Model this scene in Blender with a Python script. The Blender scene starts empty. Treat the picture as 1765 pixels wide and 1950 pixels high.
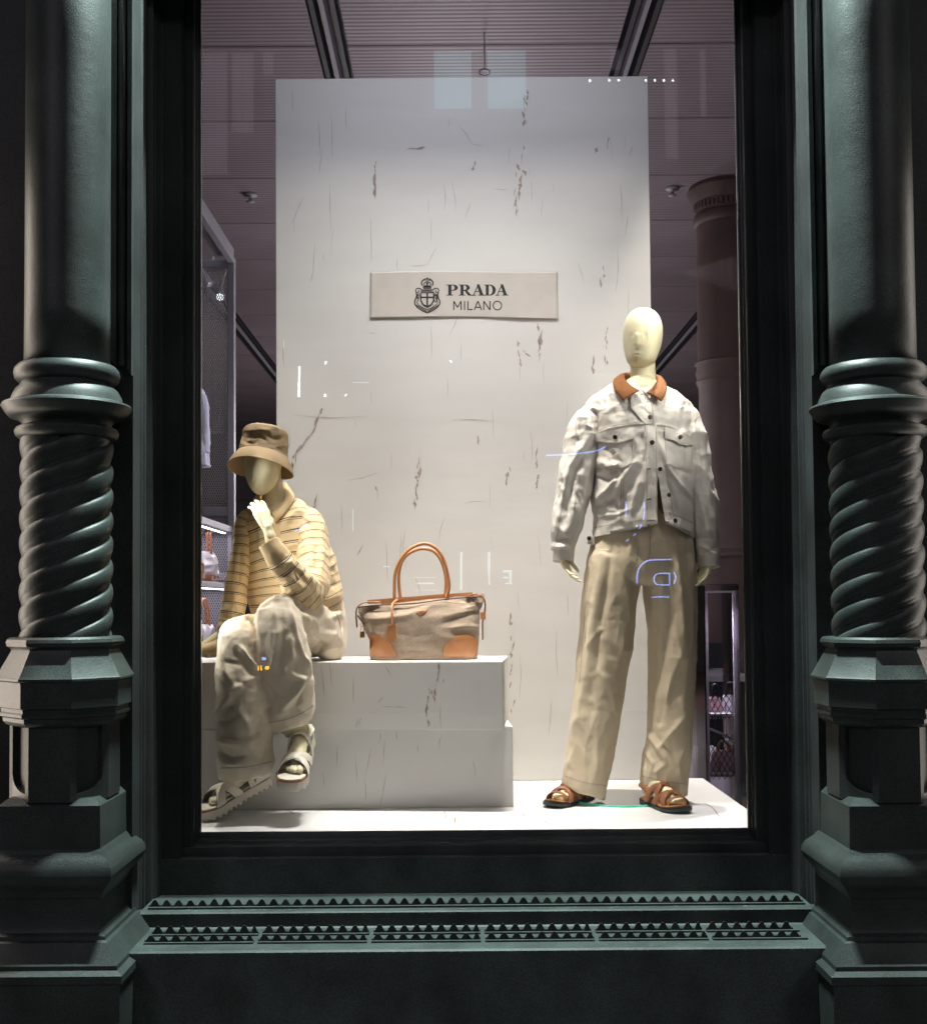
import bpy, math, random
import numpy as np
from mathutils import Vector, Matrix
from mathutils.bvhtree import BVHTree
random.seed(7); RNG = np.random.default_rng(7)
C = bpy.context.scene.collection
scn = bpy.context.scene
R = math.radians
# ------------------------------------------------------------------ camera, world, lamps, exposure
FPX, PPX, PPY = 2289.0, 865.0, 1062.0
CAM = Vector((0, -4, 1.502))
MR = Matrix.Rotation(R(92.2), 3, 'X') @ Matrix.Rotation(R(-0.45), 3, 'Z')
cd = bpy.data.cameras.new('camera'); cam = bpy.data.objects.new('camera', cd); C.objects.link(cam)
cam.matrix_world = Matrix.Translation(CAM) @ MR.to_4x4()
cd.sensor_fit = 'HORIZONTAL'; cd.sensor_width = 36; cd.lens = 36 * FPX / 1765
cd.shift_x = 17.5 / 1765; cd.shift_y = 87.0 / 1765; cd.clip_start = 0.05; cd.clip_end = 200
scn.camera = cam
scn.render.resolution_x = 926; scn.render.resolution_y = 1024
scn.view_settings.view_transform = 'Standard'; scn.view_settings.look = 'None'
scn.view_settings.gamma = 1; scn.view_settings.exposure = 0; scn.view_settings.use_curve_mapping = False
scn.cycles.max_bounces = 8; scn.cycles.transparent_max_bounces = 16; scn.cycles.sample_clamp_indirect = 6

w = bpy.data.worlds.new('World'); scn.world = w; w.use_nodes = True
nt = w.node_tree; bg = nt.nodes['Background']
sky = nt.nodes.new('ShaderNodeTexSky'); sky.sky_type = 'NISHITA'; sky.sun_disc = False
sky.sun_elevation = R(2); sky.sun_rotation = R(200)
nt.links.new(sky.outputs[0], bg.inputs[0]); bg.inputs[1].default_value = 0.08

def sun():
    l = bpy.data.lights.new('moonlight', 'SUN'); l.energy = 0.01; l.angle = R(10); l.color = (.7, .8, 1)
    o = bpy.data.objects.new('moonlight', l); o.rotation_euler = (R(50), 0, R(20)); C.objects.link(o)
sun()
def area(name, loc, aim, sx, sy, e, col, spread=180):
    l = bpy.data.lights.new(name, 'AREA'); l.shape = 'RECTANGLE'; l.size = sx; l.size_y = sy; l.energy = e; l.color = col
    l.spread = R(spread)
    o = bpy.data.objects.new(name, l); C.objects.link(o); o.location = loc
    o.rotation_euler = (Vector(aim) - Vector(loc)).to_track_quat('-Z', 'Y').to_euler(); return o
def spot(name, loc, aim, e, col, size=60, blend=.6, rad=.03):
    l = bpy.data.lights.new(name, 'SPOT'); l.energy = e; l.color = col; l.spot_size = R(size); l.spot_blend = blend; l.shadow_soft_size = rad
    o = bpy.data.objects.new(name, l); C.objects.link(o); o.location = loc
    o.rotation_euler = (Vector(aim) - Vector(loc)).to_track_quat('-Z', 'Y').to_euler(); return o
WARM = (1, .91, .80)
# display spotlights in the ceiling above the window
spot('display_spot', (-.45, .06, 3.95), (-.50, .42, .9), 25, WARM, 42, 1, .03)
spot('display_spot', (.15, .06, 3.95), (.15, .45, .77), 300, WARM, 46, 1, .03)
spot('display_spot', (.72, .06, 3.95), (.74, .45, .77), 12, WARM, 42, 1, .03)
spot('display_spot', (-.95, .62, 4.15), (-.55, .42, 1.2), 280, WARM, 38, .8, .03)
spot('display_spot', (1.05, .82, 4.15), (.72, .45, 1.2), 580, WARM, 38, .8, .03)
spot('display_spot', (.0, .05, 4.12), (.05, .14, .77), 380, (1, .96, .92), 32, 1, .04)
spot('display_spot', (-.35, .05, 4.12), (-.32, .12, .77), 110, (1, .96, .92), 28, 1, .04)
area('display_fill', (.05, .2, 4.2), (.05, .9, 1.0), 1.4, .12, 10.5, (.86, .86, 1.0), 150)  # wide fills added out of view to even out the backdrop
area('display_fill', (.05, .07, 4.0), (.05, 1.0, 1.3), 1.5, .1, 10.6, (1, .94, .87), 80)
area('jamb_side_fill', (-.93, .0, 1.3), (-.45, .26, 1.12), .06, 1.6, 2.7, (1, .95, .88), 90)  # side fills added unseen behind the jambs to lighten the figures
area('jamb_side_fill', (1.045, .0, 2.1), (.6, .5, 1.8), .06, 2.0, 2.8, (1, .95, .88), 90)
# unseen fill added over the shop front to light ledges and pillar sides
area('ironwork_fill', (.055, -.36, 5.5), (.055, -.36, 0), .5, .03, 820, (.80, 1.0, .94))
# neighbouring lit windows, unseen fill added from the street in front
area('neighbour_window_light', (-2.0, -.37, 1.6), (-1.1, -.55, 1.5), .3, 2.6, 34, (1, .86, .72))
area('neighbour_window_light', (2.1, -.37, 1.6), (1.2, -.55, 1.5), .3, 2.6, 18, (1, .9, .8))
area('street_fill', (-5, -9, 6.5), (0, 0, 1.5), 1.5, 1.5, 100, (1.0, .88, 1.0))
area('street_fill', (6, -8, 6.5), (0, 0, 1.5), 1.5, 1.5, 100, (1, .94, .93))
# shop interior, fills added out of sight to brighten ceiling and sides
def point(name, loc, e, col, r=.25):
    l = bpy.data.lights.new(name, 'POINT'); l.energy = e; l.color = col; l.shadow_soft_size = r
    o = bpy.data.objects.new(name, l); C.objects.link(o); o.location = loc
point('shop_fill', (.1, 2.4, 2.6), 62, (1, .90, .95)); point('shop_fill', (.1, 5.5, 2.7), 120, (1, .90, .95)); point('shop_fill', (.1, 10.5, 2.2), 280, (1, .90, .93))
area('shop_fill', (-1.45, 1.7, 4.3), (-1.3, 2.2, 0), .3, .5, 9, (.85, .84, 1))
area('shop_fill', (1.6, 2.2, 3.2), (1.3, 2.0, 0), .5, .6, 12, (.95, .86, 1))

# ------------------------------------------------------------------ pixel <-> place helpers
def W(px, py, Y):
    d = MR @ Vector(((px - PPX) / FPX, -(py - PPY) / FPX, -1.0))
    return CAM + d * ((Y + 4) / d.y)
def FL(px, py, z):
    d = MR @ Vector(((px - PPX) / FPX, -(py - PPY) / FPX, -1.0))
    return CAM + d * ((z - CAM.z) / d.z)
MRn = np.array(MR)
def PROJ(V):
    c = (np.asarray(V) - np.array(CAM)) @ MRn
    return np.stack([PPX + FPX * c[:, 0] / -c[:, 2], PPY - FPX * c[:, 1] / -c[:, 2]], 1)
def S(Y): return FPX / (Y + 4)
def ray(px, py): return (MR @ Vector(((px - PPX) / FPX, -(py - PPY) / FPX, -1.0))).normalized()

# ------------------------------------------------------------------ objects
org = {}
def tag(o, label=None, cat=None, group=None, kind=None):
    if label: o['label'] = label
    if cat: o['category'] = cat
    if group: o['group'] = group
    if kind: o['kind'] = kind
    return o
def thing(name, loc, label, cat, group=None):
    o = bpy.data.objects.new(name, None); o.empty_display_size = .05; C.objects.link(o)
    o.location = loc; org[o.name] = Vector(loc); return tag(o, label, cat, group)
def mk(name, V, F, m, parent=None, smooth=True, autos=None, attr=None, cen=True):
    V = np.asarray(V, dtype=float).reshape(-1, 3)
    c = (V.min(0) + V.max(0)) / 2 if cen else np.zeros(3)
    me = bpy.data.meshes.new(name); me.from_pydata((V - c).tolist(), [], [tuple(int(i) for i in f) for f in F])
    me.materials.append(m)
    if smooth: me.polygons.foreach_set('use_smooth', [True] * len(me.polygons))
    if attr:
        for k, a in attr.items():
            at = me.attributes.new(k, 'FLOAT', 'POINT'); at.data.foreach_set('value', np.asarray(a, dtype=np.float32).ravel())
    if autos and smooth: sharp(me, autos)
    me.update()
    return link(name, me, Vector(c), parent)
def link(name, me, c, parent=None):
    o = bpy.data.objects.new(name, me); C.objects.link(o)
    if parent: o.parent = parent; o.location = c - org[parent.name]
    else: o.location = c
    org[o.name] = Vector(c); return o
def sharp(me, ang):
    import bmesh
    bm = bmesh.new(); bm.from_mesh(me)
    bmesh.ops.recalc_face_normals(bm, faces=bm.faces)
    for e in bm.edges:
        if len(e.link_faces) == 2 and e.calc_face_angle(0) > R(ang): e.smooth = False
    bm.to_mesh(me); bm.free()
def box(x0, y0, z0, x1, y1, z1):
    V = [(x0,y0,z0),(x1,y0,z0),(x1,y1,z0),(x0,y1,z0),(x0,y0,z1),(x1,y0,z1),(x1,y1,z1),(x0,y1,z1)]
    F = [(0,3,2,1),(4,5,6,7),(0,1,5,4),(1,2,6,5),(2,3,7,6),(3,0,4,7)]
    return V, F
def bevbox(x0, y0, z0, x1, y1, z1, b=.003):
    import bmesh
    bm = bmesh.new(); V, F = box(x0, y0, z0, x1, y1, z1)
    vs = [bm.verts.new(v) for v in V]
    for f in F: bm.faces.new([vs[i] for i in f])
    bmesh.ops.bevel(bm, geom=bm.edges[:], offset=b, segments=2, affect='EDGES', profile=.6)
    bm.verts.index_update()
    V = [tuple(v.co) for v in bm.verts]; F = [tuple(v.index for v in f.verts) for f in bm.faces]; bm.free(); return V, F
def join(*parts):
    V, F = [], []
    for v, f in parts:
        n = len(V); V += [tuple(p) for p in v]; F += [tuple(i + n for i in g) for g in f]
    return V, F
def xf(M, VF): return [tuple(M @ Vector(v)) for v in VF[0]], VF[1]
def prism(poly, axis, a, b):
    """polygon (u,v) extruded along an axis: 'X' -> (a,u,v); 'Y' -> (u,a,v); 'Z' -> (u,v,a)"""
    n = len(poly); f = {'X': lambda u, v, t: (t, u, v), 'Y': lambda u, v, t: (u, t, v), 'Z': lambda u, v, t: (u, v, t)}[axis]
    V = [f(u, v, a) for u, v in poly] + [f(u, v, b) for u, v in poly]
    F = [(i, (i + 1) % n, n + (i + 1) % n, n + i) for i in range(n)] + [tuple(range(n))[::-1], tuple(range(n, 2 * n))]
    return V, F
def grid(P, closed=False, cap=False):
    """P: (n,m,3) -> V,F ; closed in m"""
    n, m = P.shape[:2]; F = []
    mm = m if closed else m - 1
    for i in range(n - 1):
        for j in range(mm):
            F.append((i * m + j, i * m + (j + 1) % m, (i + 1) * m + (j + 1) % m, (i + 1) * m + j))
    V = P.reshape(-1, 3).tolist()
    if cap and closed:
        F.append(tuple(range(m))[::-1]); F.append(tuple((n - 1) * m + j for j in range(m)))
    return V, F
def tube(pts, r, seg=8, cap=True, flat=1.0, up=None):
    pts = [Vector(p) for p in pts]; n = len(pts); P = np.zeros((n, seg, 3)); prev = None
    for i in range(n):
        t = (pts[min(i + 1, n - 1)] - pts[max(i - 1, 0)]).normalized()
        if prev is None: a = t.cross(Vector(up) if up else (Vector((0, 0, 1)) if abs(t.z) < .9 else Vector((0, 1, 0)))).normalized()
        else: a = (prev - t * prev.dot(t)).normalized()
        prev = a; b = t.cross(a)
        rr = r[i] if hasattr(r, '__len__') else r
        for j in range(seg):
            th = 2 * math.pi * j / seg
            P[i, j] = pts[i] + a * (rr * math.cos(th)) + b * (rr * flat * math.sin(th))
    return grid(P, True, cap)
def lathe(prof, cx, cy, seg=64, cap=True):
    P = np.zeros((len(prof), seg, 3)); th = np.linspace(0, 2 * np.pi, seg, endpoint=False)
    for i, (r, z) in enumerate(prof):
        P[i, :, 0] = cx + r * np.cos(th); P[i, :, 1] = cy + r * np.sin(th); P[i, :, 2] = z
    return grid(P, True, cap)
def cr(P, n):
    """catmull-rom resample rows of P to n rows"""
    P = np.asarray(P, float); m = len(P); t = np.linspace(0, m - 1, n); i = np.clip(t.astype(int), 0, m - 2); u = (t - i)[:, None]
    p0 = P[np.maximum(i - 1, 0)]; p1 = P[i]; p2 = P[i + 1]; p3 = P[np.minimum(i + 2, m - 1)]
    return .5 * ((2 * p1) + (-p0 + p2) * u + (2 * p0 - 5 * p1 + 4 * p2 - p3) * u ** 2 + (-p0 + 3 * p1 - 3 * p2 + p3) * u ** 3)

# vectorised value noise
_T = RNG.random((32, 32, 32))
def vn(P):
    P = np.asarray(P, float); i = np.floor(P).astype(int); f = P - i; f = f * f * (3 - 2 * f); r = 0
    for dx in (0, 1):
        for dy in (0, 1):
            for dz in (0, 1):
                wgt = (f[:, 0] if dx else 1 - f[:, 0]) * (f[:, 1] if dy else 1 - f[:, 1]) * (f[:, 2] if dz else 1 - f[:, 2])
                r = r + wgt * _T[(i[:, 0] + dx) % 32, (i[:, 1] + dy) % 32, (i[:, 2] + dz) % 32]
    return r
def fbm(P, o=3):
    r = 0; a = 1
    for k in range(o): r = r + a * (vn(P * 2 ** k + 7.3 * k) - .5); a *= .5
    return r
def ridge(P): return 1 - np.abs(2 * vn(P) - 1)

# ------------------------------------------------------------------ materials
def L(r, g, b):
    f = lambda c: (c / 255 / 12.92) if c / 255 <= .04045 else ((c / 255 + .055) / 1.055) ** 2.4
    return (f(r), f(g), f(b), 1)
def mat(name, col, rough=.6, metal=0, bump=None, var=None, spec=.5, sheen=0, sss=0, coat=0, trans=0, scale3=(1, 1, 1), emit=None, grain=None):
    m = bpy.data.materials.new(name); m.use_nodes = True; t = m.node_tree; n = t.nodes; b = n['Principled BSDF']
    if len(col) == 3: col = (*col, 1)
    b.inputs['Base Color'].default_value = col; b.inputs['Roughness'].default_value = rough; b.inputs['Metallic'].default_value = metal
    b.inputs['Specular IOR Level'].default_value = spec
    if sheen: b.inputs['Sheen Weight'].default_value = sheen
    if sss:
        b.inputs['Subsurface Weight'].default_value = sss; b.inputs['Subsurface Radius'].default_value = (.02, .015, .01); b.inputs['Subsurface Scale'].default_value = 1
    if coat: b.inputs['Coat Weight'].default_value = coat
    if trans: b.inputs['Transmission Weight'].default_value = trans
    if emit: b.inputs['Emission Color'].default_value = (*emit[:3], 1); b.inputs['Emission Strength'].default_value = emit[3]
    co = n.new('ShaderNodeTexCoord'); mp = n.new('ShaderNodeMapping'); mp.inputs['Scale'].default_value = scale3
    t.links.new(co.outputs['Object'], mp.inputs[0])
    if var:
        sc, amt = var[:2]
        nz = n.new('ShaderNodeTexNoise'); nz.inputs['Scale'].default_value = sc; nz.inputs['Detail'].default_value = 5
        t.links.new(mp.outputs[0], nz.inputs[0])
        rm = n.new('ShaderNodeMapRange'); rm.inputs[1].default_value = .3; rm.inputs[2].default_value = .7; rm.inputs[3].default_value = 1 - amt; rm.inputs[4].default_value = 1 + amt
        t.links.new(nz.outputs[0], rm.inputs[0])
        mx = n.new('ShaderNodeVectorMath'); mx.operation = 'SCALE'; mx.inputs[0].default_value = col[:3]
        t.links.new(rm.outputs[0], mx.inputs['Scale']); t.links.new(mx.outputs[0], b.inputs['Base Color'])
    if grain:
        g1 = n.new('ShaderNodeTexNoise'); g1.inputs['Scale'].default_value = grain[0]; g1.inputs['Detail'].default_value = 2; t.links.new(mp.outputs[0], g1.inputs[0])
        g2 = n.new('ShaderNodeMapRange'); g2.inputs[1].default_value = .35; g2.inputs[2].default_value = .65; g2.inputs[3].default_value = 1 - grain[1]; g2.inputs[4].default_value = 1 + grain[1]; t.links.new(g1.outputs[0], g2.inputs[0])
        g3 = n.new('ShaderNodeVectorMath'); g3.operation = 'SCALE'; g3.inputs[0].default_value = col[:3]
        if b.inputs['Base Color'].links: t.links.new(b.inputs['Base Color'].links[0].from_socket, g3.inputs[0])
        t.links.new(g2.outputs[0], g3.inputs['Scale']); t.links.new(g3.outputs[0], b.inputs['Base Color'])
    if bump:
        last = None
        for (sc, st, dist) in ([bump] if not isinstance(bump, list) else bump):
            nz = n.new('ShaderNodeTexNoise'); nz.inputs['Scale'].default_value = sc; nz.inputs['Detail'].default_value = 4
            t.links.new(mp.outputs[0], nz.inputs[0])
            bp = n.new('ShaderNodeBump'); bp.inputs['Strength'].default_value = st; bp.inputs['Distance'].default_value = dist
            t.links.new(nz.outputs[0], bp.inputs['Height'])
            if last: t.links.new(last.outputs[0], bp.inputs['Normal'])
            last = bp
        t.links.new(last.outputs[0], b.inputs['Normal'])
    return m
def weave(m, scale=900, st=.25, dist=.0006, diag=True):
    """fine woven relief on top of an existing material"""
    t = m.node_tree; n = t.nodes; b = n['Principled BSDF']; co = n.new('ShaderNodeTexCoord')
    wv = n.new('ShaderNodeTexWave'); wv.wave_type = 'BANDS'; wv.bands_direction = 'DIAGONAL' if diag else 'X'
    wv.inputs['Scale'].default_value = scale / 6.283; wv.inputs['Distortion'].default_value = 1.2
    t.links.new(co.outputs['Object'], wv.inputs[0]); bp = n.new('ShaderNodeBump'); bp.inputs['Strength'].default_value = st; bp.inputs['Distance'].default_value = dist
    t.links.new(wv.outputs[0], bp.inputs['Height'])
    if b.inputs['Normal'].links: t.links.new(b.inputs['Normal'].links[0].from_socket, bp.inputs['Normal'])
    t.links.new(bp.outputs[0], b.inputs['Normal']); return m
M = {}
M['iron'] = mat('iron_paint', (.026, .031, .030), .46, bump=[(26, .25, .004), (320, .45, .0014)], var=(5, .4), spec=.32, grain=(420, .5))
M['ledge'] = mat('lightened_ledge_paint', (.036, .044, .042), .55, bump=[(26, .3, .004), (320, .45, .0014)], var=(7, .35), spec=.3, grain=(420, .4))  # iron paint made paler, light on the ledges put into the colour
M['iron2'] = mat('iron_paint_flat', (.022, .023, .0235), .55, bump=[(30, .2, .004), (320, .4, .001)], var=(4, .4), spec=.28, grain=(420, .6))
M['backdrop'] = mat('white_painted_paper', (.74, .72, .70), .75, bump=[(9, .10, .01), (70, .2, .001)], var=(5, .03), scale3=(.5, 1, 2.4), spec=.2)
M['plinth'] = mat('white_plinth_paint', (.72, .70, .68), .6, bump=[(40, .15, .002)], var=(4, .03), spec=.3)
M['floor'] = mat('white_platform_paint', (.76, .76, .75), .35, bump=[(12, .1, .004)], var=(5, .03), spec=.4)
M['chip_glint'] = mat('chip_and_glint_paint', (.12, .14, .13), .8)  # pale paint for chips and for highlights drawn on the ledge edges
M['scuff'] = mat('exposed_board', L(172, 158, 150), .9, var=(90, .3))
M['scratch'] = mat('scratch_grey', L(184, 180, 176), .9)
M['canvas_lbl'] = mat('canvas_label', L(204, 196, 189), .85, bump=(300, .3, .0008), var=(14, .05))
M['ink'] = mat('black_ink', (.018, .019, .018), .7)
M['skin'] = mat('mannequin_resin', L(233, 224, 188), .42, sss=.12, bump=(8, .08, .003), spec=.4)
M['denim'] = weave(mat('ecru_denim', L(210, 204, 196), .85, bump=[(28, .35, .006), (160, .3, .0015)], var=(30, .04), sheen=.15), 1200)
M['thread'] = mat('thread', L(178, 166, 150), .8)
M['cord'] = mat('brown_corduroy', (.21, .075, .016, 1), .85, bump=(200, .4, .001), var=(40, .15))
M['button'] = mat('dark_button', L(58, 44, 40), .3, metal=.7)
M['chino'] = weave(mat('beige_cotton', L(206, 190, 163), .85, bump=[(22, .4, .008), (120, .3, .0015)], var=(20, .05), sheen=.15), 1200)
M['chino2'] = weave(mat('cream_cotton', L(228, 214, 192), .85, bump=[(22, .45, .008), (110, .3, .0015)], var=(20, .05), sheen=.15), 1200)
M['inner'] = mat('inner_shirt', L(150, 120, 80), .9)
M['tan'] = mat('tan_leather', L(176, 120, 78), .42, bump=(160, .2, .0008), var=(18, .14), coat=.1)
M['saddle'] = mat('saddle_leather', L(138, 86, 54), .4, bump=(180, .2, .0008), var=(20, .15), coat=.15)
M['darkedge'] = mat('leather_edge', L(88, 50, 34), .5)
M['insole'] = mat('tan_insole', L(205, 140, 72), .5, var=(30, .1))
M['blacksole'] = mat('black_rubber', L(26, 27, 28), .5)
M['whitel'] = mat('white_leather', L(226, 220, 205), .45, bump=(150, .15, .0008), var=(12, .04))
M['whitesole'] = mat('white_rubber', L(205, 197, 184), .55, bump=(60, .1, .001))
M['woven'] = weave(mat('grey_brown_flannel', L(146, 128, 110), .85, bump=[(18, .3, .006), (500, .6, .0014)], var=(420, .38), sheen=.25), 700, .4)
M['brass'] = mat('brass', L(196, 140, 80), .3, metal=1)
M['enamel'] = mat('rose_enamel', L(226, 170, 130), .35)
M['steel'] = mat('steel', L(150, 148, 140), .35, metal=1)
M['hat'] = weave(mat('khaki_twill', L(170, 146, 112), .85, bump=[(26, .4, .006), (140, .3, .0015)], var=(25, .05)), 1200)
M['dark'] = mat('dark_brown_wall', L(66, 58, 60), .7, var=(2, .2))
M['post'] = mat('grey_powder_coat', L(128, 126, 134), .5)
M['meshm'] = mat('expanded_metal', L(140, 134, 138), .5, metal=.3)
M['track'] = mat('black_track', L(22, 22, 30), .5)
M['white'] = mat('white_lacquer', L(214, 208, 216), .4)
M['colm'] = mat('brown_column', L(78, 60, 58), .7, var=(4, .2), bump=(40, .2, .004))
M['wood'] = mat('dark_wood_floor', L(90, 70, 66), .4, var=(2, .2), scale3=(8, 1, 1))
M['red'] = mat('red_leather', L(170, 26, 54), .4)
M['silver'] = mat('silver_grey_leather', L(176, 170, 172), .35, metal=.3)
M['pink'] = mat('pale_pink_leather', L(214, 176, 180), .4)
M['green'] = mat('green_glass_edge', L(70, 205, 170), .25, emit=(.1, .65, .5, .12))  # glass edge given a faint glow of its own, though no lamp
M['asphalt'] = mat('asphalt', (.05, .05, .05), .9, bump=(60, .5, .01), var=(3, .2))
M['pave'] = mat('paving_stone', (.05, .05, .05), .8, bump=(40, .4, .006), var=(2, .2))
M['brickd'] = mat('dark_facade_stone', (.05, .045, .045), .8, var=(1, .3))
def emis(name, col, s):
    m = bpy.data.materials.new(name); m.use_nodes = True; n = m.node_tree.nodes
    n['Principled BSDF'].inputs['Base Color'].default_value = (.02, .02, .02, 1)
    n['Principled BSDF'].inputs['Emission Color'].default_value = (*col, 1); n['Principled BSDF'].inputs['Emission Strength'].default_value = s; return m
def glassmat(name, ior=1.5, tint=(1, 1, 1), k=1.0, rough=.0):
    m = bpy.data.materials.new(name); m.use_nodes = True; t = m.node_tree; n = t.nodes; n.remove(n['Principled BSDF'])
    out = n['Material Output']; tr = n.new('ShaderNodeBsdfTransparent'); tr.inputs[0].default_value = (*tint, 1)
    gl = n.new('ShaderNodeBsdfGlossy'); gl.inputs['Roughness'].default_value = rough
    fr = n.new('ShaderNodeFresnel'); fr.inputs[0].default_value = ior; mu = n.new('ShaderNodeMath'); mu.operation = 'MULTIPLY'; mu.inputs[1].default_value = k
    mx = n.new('ShaderNodeMixShader'); t.links.new(fr.outputs[0], mu.inputs[0]); t.links.new(mu.outputs[0], mx.inputs[0])
    t.links.new(tr.outputs[0], mx.inputs[1]); t.links.new(gl.outputs[0], mx.inputs[2]); t.links.new(mx.outputs[0], out.inputs[0]); return m
M['glass'] = glassmat('window_glass', 1.5, (.97, .985, .98), 1.6)
M['acrylic'] = glassmat('clear_acrylic', 1.45, (.93, .91, .95), 1.4, .05)
# ================================================================== SETTING
XC = .058                      # centre of the bay
def mir(x): return 2 * XC - x
FLOOR = FL(880, 1583, 0).z if False else W(880, 1583, -.10).z
def struct(name, VF, m, smooth=False, **k):
    o = mk(name, VF[0], VF[1], m, None, smooth, **k); o['kind'] = 'structure'; return o
struct('pavement', box(-30, -6.2, -.3, 30, -.3, 0), M['pave'])
struct('street', box(-30, -14.5, -.5, 30, -6.2, -.12), M['asphalt'])
INF = .30
struct('shop_floor', box(-6, 1.15, INF - .1, 6, 17, INF), M['wood'])
# ribbed ceiling with panel seams
def ceiling():
    t = M['ceil'] = mat('ribbed_ceiling', L(116, 106, 112), .55, var=(1.2, .12))
    nt_ = t.node_tree; n = nt_.nodes; b = n['Principled BSDF']
    co = n.new('ShaderNodeTexCoord'); sp = n.new('ShaderNodeSeparateXYZ'); nt_.links.new(co.outputs['Object'], sp.inputs[0])
    mu = n.new('ShaderNodeMath'); mu.operation = 'MULTIPLY'; mu.inputs[1].default_value = 2 * math.pi / .040; nt_.links.new(sp.outputs['Y'], mu.inputs[0])
    si = n.new('ShaderNodeMath'); si.operation = 'SINE'; nt_.links.new(mu.outputs[0], si.inputs[0])
    bp = n.new('ShaderNodeBump'); bp.inputs['Strength'].default_value = .28; bp.inputs['Distance'].default_value = .01
    nt_.links.new(si.outputs[0], bp.inputs['Height']); nt_.links.new(bp.outputs[0], b.inputs['Normal'])
ceiling()
HC = 4.5
TR = [-2.38, -.72, .90, 2.52]          # left edge of each track trough (0.17 wide)
xs = [-6.0] + sum([[a, a + .17] for a in TR], []) + [6.0]
ceil = struct('ceiling', box(-6, .9, HC + .12, 6, 17, HC + .2), M['dark'])
s0 = 2289 * .000145 * 3.0
for i in range(0, len(xs), 2):          # panels between the troughs, seams 12 mm
    for j in range(17):
        y0 = -4 + 2289 * .000923 * 3.0 + (j - 1) * s0
        if y0 > 16.5: break
        V, F = box(xs[i], y0 + .006, HC, xs[i + 1], y0 + s0 - .006, HC + .1)
        mk('ceiling_panel', V, F, M['ceil'], ceil, False)
for k, a in enumerate(TR):
    t = thing('track_light_rail', (a + .085, 8, HC), ['black ceiling light track far left beyond the mesh wall', 'black ceiling light track over the left side of the white backdrop',
        'black ceiling light track over the right side of the white backdrop', 'black ceiling light track far right beside the brown column'][k], 'light track', 'black tracks recessed in the ceiling')
    for q in (.02, .07, .125): 
        V, F = box(a + q, .95, HC - .03, a + q + .025, 16.9, HC + .06); mk('rail', V, F, M['post'] if q == .07 else M['track'], t, False)
    V, F = box(a + .002, .95, HC + .06, a + .168, 16.9, HC + .1); mk('trough', V, F, M['track'], t, False)
def wall(name, *b, m='dark'): return struct(name, box(*b), M[m])
wall('back_wall', -6, 16.9, 0, 6, 17.1, 4.7)
wall('left_wall', -6.1, -.2, 0, -6, 17, 4.7); wall('right_wall', 6, -.2, 0, 6.1, 17, 4.7)
# horizontal board joints on the back wall
bw = bpy.data.objects['back_wall']; org['back_wall'] = bw.location.copy()
for i in range(7):
    V, F = box(-5.9, 16.86, .35 + i * .6, 5.9, 16.9, .92 + i * .6); mk('panel', V, F, M['dark'], bw, False)

# ------------------------------------------------------------------ shop front ironwork
Z0, ZT = 0.0, 4.4
sh = thing('shopfront_frame', (XC, -.3, 0), 'black green cast iron frame around the lit display window, with stepped sill', 'window frame')
jam = [(-1.62, -.44), (-.953, -.44), (-.9525, -.36), (-.963, -.357), (-.963, -.342), (-.954, -.337), (-.954, -.327), (-.968, -.322), (-.968, -.287), (-.957, -.282), (-.957, -.270), (-.966, -.267), (-.966, -.262), (-.945, -.258), (-.941, -.255), (-.941, -.246), (-.945, -.243), (-.945, -.235), (-.941, -.232), (-.936, -.222), (-.930, -.205), (-.924, -.20), (-.866, -.20), (-.862, -.192), (-.862, -.17), (-.836, -.17), (-.832, -.166), (-.832, -.14), (-.828, -.136), (-.826, -.122), (-.821, -.118), (-.821, -.096), (-.87, -.094), (-.87, 0.02), (-1.62, 0.02)]
zl1 = W(880, 1703, -.2).z; zl2 = W(880, 1765, -.404).z
V, F = prism(jam, 'Z', 0, ZT); mk('jamb', V, F, M['iron2'], sh, True, 35)
V, F = prism([(mir(x), y) for x, y in jam], 'Z', 0, ZT); mk('jamb', V, F, M['iron2'], sh, True, 35)
V, F = prism([(-.953, ZT), (-.953, 4.0), (-.82, 3.95), (-.82, ZT)], 'Y', -.4, 0); mk('head', *prism([(-.30, 3.42), (-.30, ZT), (.02, ZT), (.02, 3.62), (-.2, 3.56), (-.28, 3.43)], 'X', -.944, mir(-.944)), M['iron2'], sh, False)  # head set low, out of view, to block light from the display
# sill profile (Y, Z)
zy = lambda py, Y: W(880, py, Y).z
zb = zy(1583, -.10)
sill = [(.02, 0), (.02, zb - .08), (-.096, zb - .08), (-.096, zb + .002), (-.105, zb + .002), (-.112, zb - .004), (-.114, zb - .012), (-.122, zb - .014), (-.13, zb - .022), (-.165, zb - .026), (-.172, zb - .032),
        (-.172, zy(1628, -.172)), (-.195, zy(1629, -.195)), (-.2016, zy(1633, -.2)), (-.2016, zl1 + .004), (-.206, zl1), (-.400, zl1), (-.404, zl1 - .004),
        (-.404, zl2 + .004), (-.41, zl2), (-.634, zl2), (-.64, zl2 - .005), (-.64, 0)]
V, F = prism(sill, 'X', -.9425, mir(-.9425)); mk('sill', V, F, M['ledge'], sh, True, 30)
# lower ledge wings reaching the pillars
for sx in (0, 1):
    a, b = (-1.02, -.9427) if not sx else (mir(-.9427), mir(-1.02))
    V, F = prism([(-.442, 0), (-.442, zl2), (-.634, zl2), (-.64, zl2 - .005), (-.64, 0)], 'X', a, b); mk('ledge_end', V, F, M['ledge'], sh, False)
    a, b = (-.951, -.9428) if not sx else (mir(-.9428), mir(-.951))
    V, F = prism([(-.362, zl2), (-.362, zl1), (-.404, zl1), (-.404, zl2)], 'X', a, b); mk('ledge_end', V, F, M['ledge'], sh, False)
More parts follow.
